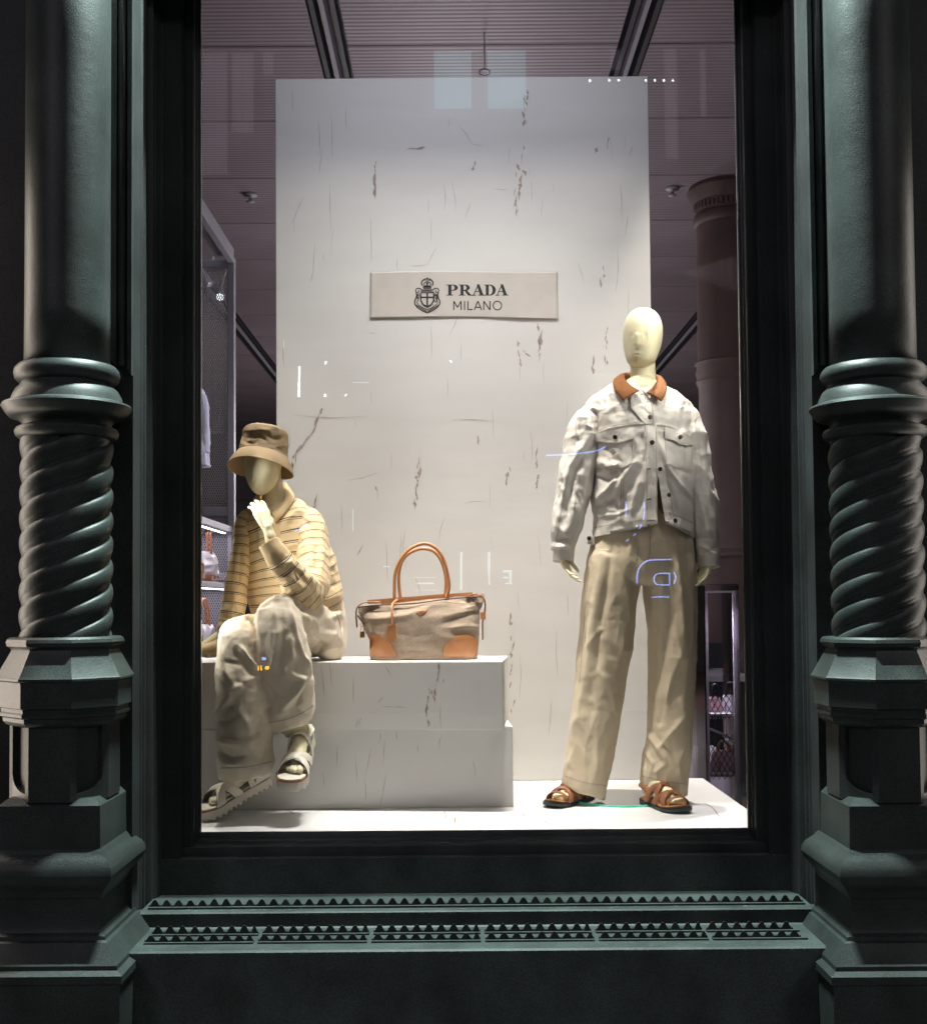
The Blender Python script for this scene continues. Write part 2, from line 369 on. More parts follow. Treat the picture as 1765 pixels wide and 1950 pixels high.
# half round roll moulding on the pier, ending above the chamfer
for sx in (0, 1):
    f = (lambda x: x) if not sx else mir
    zq = W(258 if not sx else 1537, 715, -.45).z
    V, F = tube([(f(-.985), -.446, zq + .03), (f(-.985), -.446, ZT - .05)], .014, 14); mk('roll_moulding', V, F, M['iron'], sh)
    V, F = prism([(f(-.953), zq), (f(-.953), ZT - .06), (f(-.966), ZT - .06), (f(-.966), zq + .02)], 'Y', -.462, -.4402); mk('corner_fillet', V, F, M['iron'], sh, False)
    V, F = prism([(f(-1.0), zq + .03), (f(-1.0), ZT - .06), (f(-1.03), ZT - .06), (f(-1.03), zq + .06)], 'Y', -.456, -.4402); mk('corner_fillet', V, F, M['iron'], sh, False)
mk('light_block_wall', *box(-1.6, -.29, ZT + .001, 1.72, .02, 7), M['iron2'], sh, False)  # unseen wall added to stop the fill spilling over the head
for a_, b_ in ((-1.62, -1.56), (mir(-1.56), mir(-1.62))): struct('side_light_block', box(a_, .021, 0, b_, 1.14, 7), M['dark'])  # unseen side walls added to keep outside light off the display
g = mk('glass_pane', *box(-.8205, -.103, zb + .003, mir(-.8205), -.097, 3.58), M['glass'], sh, False)

# ------------------------------------------------------------------ pillars
PY = -.561
def polyring(n, ap, z, cx, cy, rnd=0):
    k = ap / math.cos(math.pi / n); return [(cx + k * math.sin(math.pi / n + 2 * math.pi * i / n), cy - k * math.cos(math.pi / n + 2 * math.pi * i / n), z) for i in range(n)]
def polystack(n, prof, cx, cy):
    P = np.array([polyring(n, a, z, cx, cy) for z, a in prof]); V, F = grid(P, True, True); return V, F
def pillar(cx, px, label):
    z = lambda py: W(px, py, PY).z
    t = thing('cast_iron_pillar', (cx, PY, 0), label, 'pillar', 'cast iron pillars beside the window')
    k = 1 / 665.
    V, F = lathe([(.1195, z(705)), (.1185, z(600)), (.1185, z(100)), (.118, 4.4)], cx, PY, 96); mk('shaft', V, F, M['iron'], t)
    # thin vertical fillets on the shaft
    pr = [(78, 690), (80, 698), (90, 699), (96, 706), (98, 714), (96, 724), (90, 730), (85, 733), (87, 738), (95, 746), (101, 758), (104, 768), (110, 771), (118, 773), (120, 777), (112, 790), (106, 797), (98, 799), (88, 803), (82, 809), (81, 813), (86, 815), (93, 818), (96, 824), (94, 832), (88, 837), (78, 840)]
    pr = [(a * k, z(b)) for a, b in pr][::-1]
    V, F = lathe(pr, cx, PY, 96); mk('neck_rings', V, F, M['iron'], t, True, 40)
    n, m = 260, 120; zz = np.linspace(z(1214), z(836), n); th = np.linspace(0, 2 * np.pi, m, endpoint=False)
    Z, T = np.meshgrid(zz, th, indexing='ij'); lead = 4 * 46 * k
    ph = 4 * (T - (Z - zz[0]) / lead * 2 * np.pi); q = np.mod(ph / (2 * np.pi), 1)
    lobe = np.sin(np.pi * np.power(q, .62)) ** .75
    groove = .5 * np.exp(-((q - .72) / .05) ** 2)
    r = .1165 + .0125 * lobe - .0035 * groove
    P = np.stack([cx + r * np.cos(T), PY + r * np.sin(T), Z], -1); V, F = grid(P, True, True); mk('twisted_shaft', V, F, M['iron'], t)
    oc = [(.120, 1212), (.140, 1212), (.147, 1216), (.150, 1222), (.147, 1229), (.140, 1232), (.136, 1236), (.138, 1240), (.172, 1284), (.176, 1287), (.176, 1291), (.170, 1294), (.168, 1298), (.168, 1341), (.161, 1343), (.160, 1350), (.164, 1353), (.163, 1358), (.156, 1361), (.155, 1368), (.148, 1374), (.139, 1377), (.130, 1379)]
    V, F = polystack(8, [(z(b), a) for a, b in oc][::-1], cx, PY); mk('octagonal_drum', V, F, M['iron'], t, True, 30)
    oct_ = polyring(8, .1385, 0, cx, PY); pl_ = []
    for i in range(8):
        p, q = Vector(oct_[i]), Vector(oct_[(i + 1) % 8]); mid = (p + q) / 2; nr = (mid - Vector((cx, PY, 0))).normalized(); pl_.append((p.x, p.y))
        if abs(nr.x) > .5 and abs(nr.y) > .5:
            for f_, dd in ((.16, 0), (.17, -.004), (.185, -.004), (.20, -.014), (.80, -.014), (.815, -.004), (.83, -.004), (.84, 0)):
                r_ = p + (q - p) * f_ + nr * dd; pl_.append((r_.x, r_.y))
    ft, fb = z(1377), z(1514); V, F = prism(pl_, 'Z', fb, ft); mk('waist', V, F, M['iron2'], t, False)
    hw = .0395
    for i in (1, 7):
        a = 2 * math.pi * i / 8; nrm = Vector((math.sin(a), -math.cos(a), 0)); u = Vector((math.cos(a), math.sin(a), 0)); base = Vector((cx, PY, 0)) + nrm * .1246
        inn = -1 if i == 1 else 1
        arc = [(hw * c_, fb + .072 - .05 * (1 - abs(c_ * .5 - inn * .5) ** 2.2) ** .5 if True else 0) for c_ in np.linspace(-1, 1, 17)]
        lo_ = [(x_, fb) for x_, _ in arc]; nA = len(arc)
        c = [base + u * x_ + Vector((0, 0, y_)) + nrm * dd for dd in (0, .0138) for x_, y_ in arc + lo_]; Fq = []
        for q_ in range(nA - 1): Fq += [(2 * nA + q_, 2 * nA + q_ + 1, 3 * nA + q_ + 1, 3 * nA + q_), (q_, q_ + 1, 2 * nA + q_ + 1, 2 * nA + q_)]
        mk('panel_foot', [tuple(v) for v in c], Fq, M['iron'], t, False)
    sq = [(0, .215), (z(1832), .215), (z(1829), .222), (z(1815), .222), (z(1812), .215), (z(1808), .205), (z(1800), .204), (z(1795), .198), (z(1775), .178), (z(1765), .168), (z(1762), .160), (z(1755), .158), (z(1750), .148), (z(1742), .143),
          (z(1690), .141), (z(1684), .148), (z(1675), .152), (z(1668), .160), (z(1655), .176), (z(1643), .182), (z(1632), .180), (z(1622), .172), (z(1614), .160), (z(1609), .152), (z(1604), .148), (z(1598), .1405), (z(1520), .139), (z(1508), .120)]
    V, F = polystack(4, sq, cx, PY); mk('base', V, F, M['iron'], t, True, 25)
    return t
# ring for a square must face the street: the 4 sided polyring starts at 45 degrees, so its faces are axis aligned
pillar(-1.11, 130, 'twisted cast iron pillar left of the display window, on its octagonal pedestal')
pillar(1.21, 1666, 'twisted cast iron pillar right of the display window, on its octagonal pedestal')

# ------------------------------------------------------------------ spiked strips on the sill ledges
pf = [(-.5, -.02), (-.5, .2), (-.47, .24), (-.455, .44), (-.425, .24), (-.38, .27), (-.30, .50), (-.13, .93), (-.08, 1.0), (.08, 1.0), (.13, .93), (.30, .50), (.38, .27), (.425, .24), (.455, .44), (.47, .24), (.5, .2), (.5, -.02)]
def strip(Y, zt, x0, x1, h, label, gaps):
    t = thing('spike_strip', ((x0 + x1) / 2, Y, zt), label, 'spike strip', 'spiked metal strips along the sill')
    pitch = .0357; n = int((x1 - x0) / pitch)
    if gaps:
        k = 0; a = x0
        while a < x1 - .05:
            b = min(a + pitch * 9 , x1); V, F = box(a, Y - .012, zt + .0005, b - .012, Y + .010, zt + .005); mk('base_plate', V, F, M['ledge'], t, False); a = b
    else:
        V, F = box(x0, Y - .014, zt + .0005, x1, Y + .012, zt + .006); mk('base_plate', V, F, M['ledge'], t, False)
    V, F = prism([(x * pitch * 1.0, zz_ * h) for x, zz_ in pf], 'Y', -.002, .002)
    me = bpy.data.meshes.new('spike'); me.from_pydata(V, [], F); me.materials.append(M['iron2']); me.update()
    for i in range(n):
        if gaps and i % 9 == 8 and False: continue
        o = link('spike', me, Vector((x0 + (i + .5) * pitch, Y, zt + .004)), t)
        o.rotation_euler = (random.uniform(-.06, .06), 0, random.uniform(-.03, .03)); o.scale.z = random.uniform(.9, 1.06)
        if gaps and i % 9 == 8: o.scale.x = .62; o.location.x -= .006
strip(-.354, zl1, -.925, mir(-.925), .022, 'spiked metal strip on the upper ledge, closest to the glass', False)
strip(-.478, zl2, -.885, mir(-.885), .023, 'middle spiked metal strip, at the back of the lower ledge', True)
strip(-.560, zl2, -.885, mir(-.885), .020, 'frontmost spiked metal strip along the lower ledge', True)

# pale flakes painted as broken highlights and chips along the ledge edges
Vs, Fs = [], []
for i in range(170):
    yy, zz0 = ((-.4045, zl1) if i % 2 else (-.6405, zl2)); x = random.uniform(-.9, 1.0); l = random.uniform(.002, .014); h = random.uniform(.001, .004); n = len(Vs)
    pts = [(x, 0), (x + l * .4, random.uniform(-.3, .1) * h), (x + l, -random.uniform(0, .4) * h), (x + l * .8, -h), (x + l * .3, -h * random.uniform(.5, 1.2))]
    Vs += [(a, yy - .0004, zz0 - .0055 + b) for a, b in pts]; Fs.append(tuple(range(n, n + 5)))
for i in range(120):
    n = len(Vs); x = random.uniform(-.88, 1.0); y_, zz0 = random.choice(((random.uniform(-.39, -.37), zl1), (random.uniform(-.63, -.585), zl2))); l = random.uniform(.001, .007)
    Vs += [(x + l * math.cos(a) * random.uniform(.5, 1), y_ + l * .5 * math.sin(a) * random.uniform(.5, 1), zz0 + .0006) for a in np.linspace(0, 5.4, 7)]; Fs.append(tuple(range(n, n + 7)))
o = mk('chips_and_glints', Vs, Fs, M['chip_glint'], sh, False); o['kind'] = 'stuff'
# ------------------------------------------------------------------ display platform, blocks, backdrop
PB = FL(900, 1487, FLOOR).y
xr = FL(1345, 1487, FLOOR).x
pl = thing('display_platform', (XC, .5, 0), 'low white display platform carrying the blocks and both mannequins', 'platform')
V, F = bevbox(-2.0, -.0955, FLOOR - .06, xr, PB + .02, FLOOR, .002); mk('top', V, F, M['floor'], pl, False)
V, F = box(-1.98, .03, .28, xr - .02, PB, FLOOR - .061); mk('base', V, F, M['plinth'], pl, False)
BY = PB - .015
bl = W(526, 700, BY).x; brr = W(1241, 700, BY).x; bt = W(880, 147, BY).z
bd = thing('backdrop_panel', ((bl + brr) / 2, BY, FLOOR), 'tall white scuffed backdrop panel standing behind the handbag', 'backdrop')
V, F = bevbox(bl, BY, FLOOR + .001, brr, BY + .05, bt, .003); bpan = mk('panel', V, F, M['backdrop'], bd, False)

def blob(cx, cy, l, wd, ang, Y, rough=.5, n=14):
    """irregular flake polygon, coordinates in metres on plane Y"""
    pts = []
    for i in range(n):
        a = 2 * math.pi * i / n; rr = (1 + random.uniform(-.85, .7)) * (1 - .5 * abs(math.cos(a)))
        x = math.cos(a) * l / 2 * (1 + random.uniform(-.35, .3)); y = math.sin(a) * wd / 2 * rr
        pts.append((cx + x * math.cos(ang) - y * math.sin(ang), cy + x * math.sin(ang) + y * math.cos(ang)))
    return pts
def flakes(name, lst, Y, m, parent, conv=None):
    Vs, Fs = [], []
    for pts in lst:
        n = len(Vs); Vs += [(x, Y - .0012, z) for x, z in pts]; Fs.append(tuple(range(n, n + len(pts))))
    if conv: Vs = [conv(v) for v in Vs]
    o = mk(name, Vs, Fs, m, parent, False); o['kind'] = 'stuff'; return o
def pxm(px, py, Y): p = W(px, py, Y); return p.x, p.z
def segmark(x0, y0, x1, y1, w_, Y, k=1.0, dens=.6):
    """a broken line of flakes from one photo point to another"""
    out = []; L_ = math.hypot(x1 - x0, y1 - y0); s = S(Y); a = -math.atan2(y1 - y0, x1 - x0); d = 0
    while d < L_:
        l = random.uniform(.5, 1.6) * w_ * 2.4
        if random.random() < dens:
            t = (d + l / 2) / L_; px, py = x0 + (x1 - x0) * t + random.gauss(0, w_ * .35), y0 + (y1 - y0) * t
            X, Z = pxm(px, py, Y); out.append(blob(X, Z, l / s, random.uniform(.3, 1) * w_ / s, a + random.uniform(-.25, .25), Y))
        d += l * .8
    return out
def scratch(x0, y0, x1, y1, w_, Y, bend=.05):
    s = S(Y); n = 9; A = []; B = []; dx, dy = x1 - x0, y1 - y0; L_ = math.hypot(dx, dy); nx, ny = -dy / L_, dx / L_
    bb = random.uniform(-bend, bend) * L_
    for i in range(n):
        t = i / (n - 1); o = bb * math.sin(math.pi * t) + random.uniform(-.3, .3); ww = w_ * .5 * math.sin(math.pi * min(1, max(.06, t))) * random.uniform(.4, 1.2) + .15
        px, py = x0 + dx * t + nx * o, y0 + dy * t + ny * o
        A.append(pxm(px + nx * ww, py + ny * ww, Y)); B.append(pxm(px - nx * ww, py - ny * ww, Y))
    return A + B[::-1]
fl = []
for a in [(998, 165, 997, 235, 6, .8), (1003, 165, 1003, 235, 4, .5), (995, 255, 990, 300, 6, .6), (985, 310, 992, 330, 9, .9), (993, 330, 985, 400, 8, .8), (982, 318, 980, 400, 5, .6), (717, 325, 719, 352, 9, 1), (714, 305, 716, 325, 4, .8),
          (775, 284, 805, 281, 7, .9), (905, 305, 902, 318, 6, 1), (1033, 615, 1030, 640, 9, .95), (1028, 645, 1026, 680, 4, .5), (985, 650, 992, 690, 6, .5), (992, 665, 1020, 690, 5, .6), (1132, 640, 1130, 700, 8, .6), (1155, 620, 1155, 690, 4, .5),
          (622, 765, 575, 850, 8, .75), (578, 845, 552, 892, 8, .75), (570, 845, 560, 880, 6, .4), (602, 940, 597, 975, 9, .95), (797, 870, 795, 905, 7, .9), (795, 905, 791, 960, 6, .7), (688, 1035, 683, 1055, 7, .9), (714, 925, 718, 950, 6, .6),
          (967, 880, 965, 920, 8, .6), (1022, 850, 1022, 890, 6, .6), (1020, 895, 1015, 940, 7, .6), (979, 1165, 974, 1190, 7, .9), (976, 1190, 974, 1235, 7, .6), (973, 1235, 972, 1300, 6, .6), (913, 830, 910, 845, 6, 1), (1158, 250, 1157, 280, 4, .6),
          (1133, 280, 1130, 300, 6, .6), (1150, 490, 1148, 530, 6, .5), (1065, 590, 1062, 600, 4, .5), (1145, 720, 1143, 800, 5, .4), (975, 1330, 970, 1400, 5, .4)]:
    fl += segmark(*a[:5], BY, dens=a[5])
flakes('scuff_marks', fl, BY, M['scuff'], bd)
fl = []
for a in [(605, 225, 608, 300), (630, 215, 632, 300), (612, 280, 608, 330), (570, 385, 555, 425), (578, 375, 568, 400), (600, 460, 596, 530), (628, 350, 630, 440), (598, 510, 590, 540), (860, 345, 868, 400), (845, 350, 846, 400), (895, 385, 884, 415), (875, 240, 898, 274),
          (898, 274, 918, 277), (940, 358, 965, 361), (832, 470, 814, 503), (814, 503, 780, 506), (757, 490, 756, 515), (706, 415, 707, 500), (700, 633, 716, 635), (1205, 275, 1198, 300), (1195, 410, 1190, 450), (820, 620, 822, 680), (876, 590, 855, 640),
          (765, 1010, 761, 1110), (772, 1010, 766, 1060), (847, 985, 836, 1030), (735, 1030, 738, 1110), (790, 1100, 800, 1130), (650, 960, 652, 1010), (540, 650, 541, 700), (720, 900, 660, 915), (1010, 820, 1012, 880), (560, 790, 700, 792),
          (860, 800, 940, 803), (880, 960, 920, 955), (1060, 1200, 1062, 1290), (1080, 1130, 1082, 1170), (1050, 1330, 1045, 1400), (990, 1250, 988, 1330), (660, 200, 661, 250), (555, 170, 556, 215), (1100, 500, 1112, 540), (1175, 470, 1172, 560), (1180, 350, 1183, 420)]:
    fl.append(scratch(*a, 1.2, BY))
for i in range(45):
    x = random.uniform(540, 1225); y = random.uniform(160, 1200); l = random.uniform(8, 60); 
    fl.append(scratch(x, y, x + random.gauss(0, 3) * l / 40, y + l, random.uniform(.3, .8), BY))
flakes('scratches', fl, BY - .0005, M['scratch'], bd)

# blocks
ZL, ZU = None, None
def block(name, px_r, py_bot, py_top, Yf, zb_, zt_, wid, dep, ang, label):
    a = R(ang); M4 = Matrix.Translation((px_r, Yf, 0)) @ Matrix.Rotation(a, 4, 'Z')
    V, F = bevbox(-wid, 0, zb_, 0, dep, zt_, .0025); V = [tuple(M4 @ Vector(v)) for v in V]
    t = thing(name, tuple(M4 @ Vector((-wid / 2, dep / 2, zb_))), label, 'display block', 'white display blocks'); mk('block', V, F, M['plinth'], t, False); return t, M4
YLo = FL(977, 1537, FLOOR).y; XLo = W(977, 1450, YLo).x; ZLo = W(977, 1384, YLo).z
YUp = FL(957, 1391, ZLo).y; XUp = W(957, 1320, YUp).x; ZUp = W(957, 1260, YUp).z
print('levels', FLOOR, YLo, ZLo, YUp, ZUp, 'backdrop', PB)
tlo, MLo = block('display_block', XLo, 0, 0, YLo, FLOOR + .001, ZLo, 1.75, .52, 1.6, 'lower wide white display block, standing on the platform floor')
tup, MUp = block('display_block', XUp, 0, 0, YUp, ZLo + .001, ZUp, 1.75, .44, -5.0, 'upper white display block that the handbag and seated mannequin rest on')
def onblock(Mx, pts): 
    return pts
def face_flakes(name, lst, Mx, Yf, parent, m, off=.0012):
    inv = Mx.inverted(); Vs, Fs = [], []
    for pts in lst:
        n = len(Vs)
        for x, z in pts:
            p = inv @ Vector((x, Yf, z)); Vs.append(tuple(Mx @ Vector((p.x, -off, p.z))))
        Fs.append(tuple(range(n, n + len(pts))))
    o = mk(name, Vs, Fs, m, parent, False); o['kind'] = 'stuff'
fl = []
for a in [(833, 1262, 829, 1320, 6, .7), (826, 1300, 825, 1335, 5, .6), (814, 1325, 812, 1345, 8, .8), (814, 1350, 813, 1388, 5, .5), (852, 1262, 843, 1300, 4, .6), (815, 1310, 818, 1318, 4, 1)]: fl += segmark(*a[:5], YUp, dens=a[5])
face_flakes('scuff_marks', fl, MUp, YUp, tup, M['scuff'])
fl = [scratch(*a, 1.8, YUp) for a in [(724, 1346, 745, 1348), (745, 1348, 772, 1350), (605, 1270, 612, 1330), (668, 1290, 668, 1340), (680, 1370, 673, 1389), (685, 1368, 678, 1389), (730, 1270, 742, 1290), (838, 1345, 839, 1388), (728, 1328, 716, 1340), (622, 1262, 626, 1310)]]
face_flakes('scratches', fl, MUp, YUp, tup, M['scratch'], .0016)
fl = [scratch(*a, 1.6, YLo) for a in [(733, 1410, 731, 1455), (707, 1425, 695, 1480), (695, 1480, 696, 1527), (731, 1490, 722, 1537), (736, 1470, 730, 1510), (900, 1450, 905, 1480), (643, 1420, 642, 1460), (676, 1440, 680, 1490), (755, 1392, 757, 1410), (725, 1395, 722, 1415), (615, 1470, 618, 1500), (840, 1400, 835, 1425), (795, 1418, 796, 1432)]]
face_flakes('scratches', fl, MLo, YLo, tlo, M['scratch'])
# scuffs on the platform floor
Vs, Fs = [], []
for (x0, y0, x1, y1) in [(845, 1545, 850, 1565), (860, 1553, 868, 1575), (868, 1555, 862, 1570), (1352, 1535, 1370, 1557), (1340, 1530, 1352, 1537), (990, 1548, 1000, 1556), (515, 1545, 535, 1540), (545, 1543, 560, 1551), (1030, 1560, 1045, 1572)]:
    n = len(Vs); ax = FL(x0, y0, FLOOR); bx_ = FL(x1, y1, FLOOR); dv = (bx_ - ax); nv = Vector((-dv.y, dv.x, 0)).normalized() * .0016
    for q in (ax, (ax + bx_) / 2 + nv * 2 + nv, bx_): Vs.append((q.x + nv.x, q.y + nv.y, FLOOR + .001))
    for q in (bx_, (ax + bx_) / 2 + nv * 2 - nv, ax): Vs.append((q.x - nv.x, q.y - nv.y, FLOOR + .001))
    Fs.append(tuple(range(n, n + 6)))
o = mk('scuff_marks', Vs, Fs, M['scuff'], pl, False); o['kind'] = 'stuff'
# ------------------------------------------------------------------ canvas label on the backdrop
sg = thing('canvas_sign', tuple(W(883, 561, BY - .004)), 'beige canvas label with black crest and two lines of lettering on the white backdrop', 'sign')
n, m = 30, 60; U = np.zeros((n, m, 3))
for i in range(n):
    for j in range(m):
        u, v = j / (m - 1), i / (n - 1)
        top = 518 - 2.5 * u - 1.5 * math.sin(u * 5); bot = 605.5 - 2.5 * math.sin(u * math.pi * 1.2) * (1 if u < .8 else .6) + 1.0 * u
        px = 705 + 357 * u + (.8 if v > .5 else 0) * (-1 if u < .5 else 1); py = top + (bot - top) * v
        p = W(px, py, BY - .0036 - .004 * v ** 3 * (.6 + .4 * math.sin(u * 9)) - .0006 * math.sin(u * 14 + v * 3)); U[i, j] = p
V, F = grid(U); o = mk('canvas', V, F, M['canvas_lbl'], sg)
md = o.modifiers.new('s', 'SOLIDIFY'); md.thickness = .0012; md.offset = 0
YS = 0
def WI(x, y, Y):
    u = (x - 705) / 357; v = (y - 517) / 88.5
    return W(x, y, BY - .0036 - .004 * v ** 3 * (.6 + .4 * math.sin(u * 9)) - .0006 * math.sin(u * 14 + v * 3) - .0013 + Y)
def ribpx(pts, w_, Y):
    """flat line of ink of given px width through photo points"""
    A, B = [], []
    for i, (x, y) in enumerate(pts):
        a = pts[max(i - 1, 0)]; b = pts[min(i + 1, len(pts) - 1)]; dx, dy = b[0] - a[0], b[1] - a[1]; l = math.hypot(dx, dy) or 1
        nx, ny = -dy / l * w_ / 2, dx / l * w_ / 2; A.append(WI(x + nx, y + ny, Y)); B.append(WI(x - nx, y - ny, Y))
    V = [tuple(p) for p in A + B]; k = len(A); F = [(i, i + 1, k + i + 1, k + i) for i in range(k - 1)]; return V, F
def polypx(pts, Y): return [tuple(WI(x, y, Y)) for x, y in pts], [tuple(range(len(pts)))]
def letter_P(x, w_, r=False):
    t, b = 541.5, 562.5; s = w_ / 24.
    X = lambda v: x + v * s
    o = [polypx([(X(0), t), (X(14), t), (X(14), t + 1.6), (X(0), t + 1.6)], YS), polypx([(X(3.6), t + 1.6), (X(10), t + 1.6), (X(10), b - 1.6), (X(3.6), b - 1.6)], YS), polypx([(X(0), b - 1.6), (X(13.5), b - 1.6), (X(13.5), b), (X(0), b)], YS)]
    # bowl
    out = [(X(13), t)] + [(X(14 + 9 * math.sin(a)), t + 5.9 - 5.9 * math.cos(a)) for a in np.linspace(0, math.pi, 10)]
    inn = [(X(13), t + 1.8)] + [(X(13 + 3.2 * math.sin(a)), t + 5.9 - 4.1 * math.cos(a)) for a in np.linspace(0, math.pi, 10)]
    k = len(out); o.append(([tuple(WI(a_, b_, YS)) for a_, b_ in out + inn], [(i, i + 1, k + i + 1, k + i) for i in range(k - 1)]))
    o.append(polypx([(X(10), t + 10.0), (X(14), t + 10.0), (X(14), t + 11.8), (X(10), t + 11.8)], YS))
    if r: o.append(polypx([(X(11.5), t + 11.5), (X(17.5), t + 11.2), (X(25), b - 1.7), (X(28), b - 1.7), (X(28), b), (X(19.5), b)], YS))
    return o
def letter_A(x, w_):
    t, b = 541.0, 562.5; X = lambda v: x + v * w_ / 28.
    return [polypx([(X(11), t), (X(17), t), (X(25.5), b - 1.6), (X(18), b - 1.6)], YS), polypx([(X(12.2), t + 3), (X(13.2), t + 5.4), (X(5.6), b - 1.6), (X(3.4), b - 1.6)], YS), polypx([(X(0), b - 1.6), (X(9), b - 1.6), (X(9), b), (X(0), b)], YS),
            polypx([(X(15), b - 1.6), (X(28.5), b - 1.6), (X(28.5), b), (X(15), b)], YS), polypx([(X(8), t + 13), (X(17.5), t + 13), (X(18), t + 14.6), (X(7.4), t + 14.6)], YS)]
def letter_D(x, w_):
    t, b = 541.5, 562.5; X = lambda v: x + v * w_ / 26.; c = (t + b) / 2
    o = [polypx([(X(0), t), (X(12), t), (X(12), t + 1.6), (X(0), t + 1.6)], YS), polypx([(X(3.4), t + 1.6), (X(10), t + 1.6), (X(10), b - 1.6), (X(3.4), b - 1.6)], YS), polypx([(X(0), b - 1.6), (X(12), b - 1.6), (X(12), b), (X(0), b)], YS)]
    out = [(X(12 + 13.5 * math.sin(a)), c - (c - t) * math.cos(a)) for a in np.linspace(0, math.pi, 14)]; inn = [(X(12 + 6.2 * math.sin(a)), c - (c - t - 1.8) * math.cos(a)) for a in np.linspace(0, math.pi, 14)]
    k = len(out); o.append(([tuple(WI(a_, b_, YS)) for a_, b_ in out + inn], [(i, i + 1, k + i + 1, k + i) for i in range(k - 1)])); return o
for nm, parts in (('P', letter_P(850, 23)), ('R', letter_P(873.5, 22, True)), ('A', letter_A(898, 24.5)), ('D', letter_D(922, 22.5)), ('A', letter_A(943, 24.5))):
    V, F = join(*parts); mk('letter', V, F, M['ink'], sg, False)
mil = [[[(864, 590), (864, 573)], [(864, 573), (871, 585)], [(871, 585), (878, 573)], [(878, 573), (878, 590)]], [[(884.5, 573), (884.5, 590)]], [[(891, 573), (891, 590)], [(891, 589), (900, 589)]],
       [[(903, 590), (910, 573)], [(910, 573), (917, 590)], [(905.5, 585), (914.5, 585)]], [[(921, 590), (921, 573)], [(921, 573), (933, 590)], [(933, 590), (933, 573)]]]
for lt in mil:
    V, F = join(*[ribpx(s_, 2.1, YS - .0003 * i) for i, s_ in enumerate(lt)]); mk('letter', V, F, M['ink'], sg, False)
V, F = ribpx([(947 + 8.0 * math.cos(a), 581.5 + 8.3 * math.sin(a)) for a in np.linspace(0, 2 * math.pi, 30)], 2.1, YS); mk('letter', V, F, M['ink'], sg, False)
# crest
cp = []
def ln(pts, w_=1.6): cp.append(ribpx(pts, w_, YS - .0002 * (len(cp) % 5)))
ell = lambda cx, cy, rx, ry, a0=0, a1=2 * math.pi, n=20: [(cx + rx * math.cos(a), cy + ry * math.sin(a)) for a in np.linspace(a0, a1, n)]
ln(ell(813.5, 539, 11, 8.5, math.pi * .82, math.pi * 2.18), 2.4); ln([(805, 546), (821.5, 546)], 3.0); ln([(806, 549), (821, 549)], 1.4)
ln(ell(810, 541, 3.2, 3.2), 1.6); ln(ell(817, 541, 3.2, 3.2), 1.6); ln([(813.5, 531), (813.5, 546)], 1.4); ln(ell(808, 537, 4, 4, math.pi, 2 * math.pi, 8), 1.3); ln(ell(819, 537, 4, 4, math.pi, 2 * math.pi, 8), 1.3)
cp.append(polypx([(812, 531), (813.5, 526.5), (815, 531)], YS))
ln([(802, 552), (825, 552)], 2); ln([(800, 555), (814, 554), (827, 556)], 1.3)
for sx in (-1, 1):
    m_ = lambda x: 813.5 + sx * x
    ln([(m_(11), 551), (m_(15), 548.5), (m_(20), 549), (m_(22.5), 553), (m_(20), 557), (m_(16), 556), (m_(17), 552.5)], 2.0)
    ln([(m_(21), 556), (m_(20), 562), (m_(21.5), 568), (m_(24), 573), (m_(23.5), 579), (m_(19), 585), (m_(10), 591), (m_(0), 596)], 2.4)
    ln([(m_(17), 558), (m_(16), 565), (m_(17), 571), (m_(20), 575), (m_(17), 580), (m_(9), 585.5), (m_(0), 590)], 1.6)
    ln([(m_(14), 558), (m_(13), 566), (m_(12), 574), (m_(7), 581), (m_(0), 585)], 1.8)
    for q in np.linspace(.1, .95, 7):
        x_ = 21 * (1 - q) + 1; y_ = 580 + 13 * q; cp.append(polypx(ell(m_(x_), y_, 1.7, 1.5, n=8)[:-1], YS))
    ln([(m_(18.5), 560), (m_(19.2), 565), (m_(18), 569)], 2.6)
ln(ell(829.5, 568, 3, 7), 1.7)
ln([(813.5, 557), (813.5, 582)], 3.2); ln([(801, 566), (826, 566)], 3.2); ln([(801, 557), (826, 557)], 1.8); ln([(802, 557), (802, 572), (806, 579), (813.5, 583), (821, 579), (825, 572), (825.5, 557)], 1.6)
for q in range(8): x_ = 803 + q * 3; ln([(x_, 584 - abs(q - 3.5) * 1.6), (x_, 588 - abs(q - 3.5) * 1.9)], 1.2)
V, F = join(*cp); mk('crest', V, F, M['ink'], sg, False)
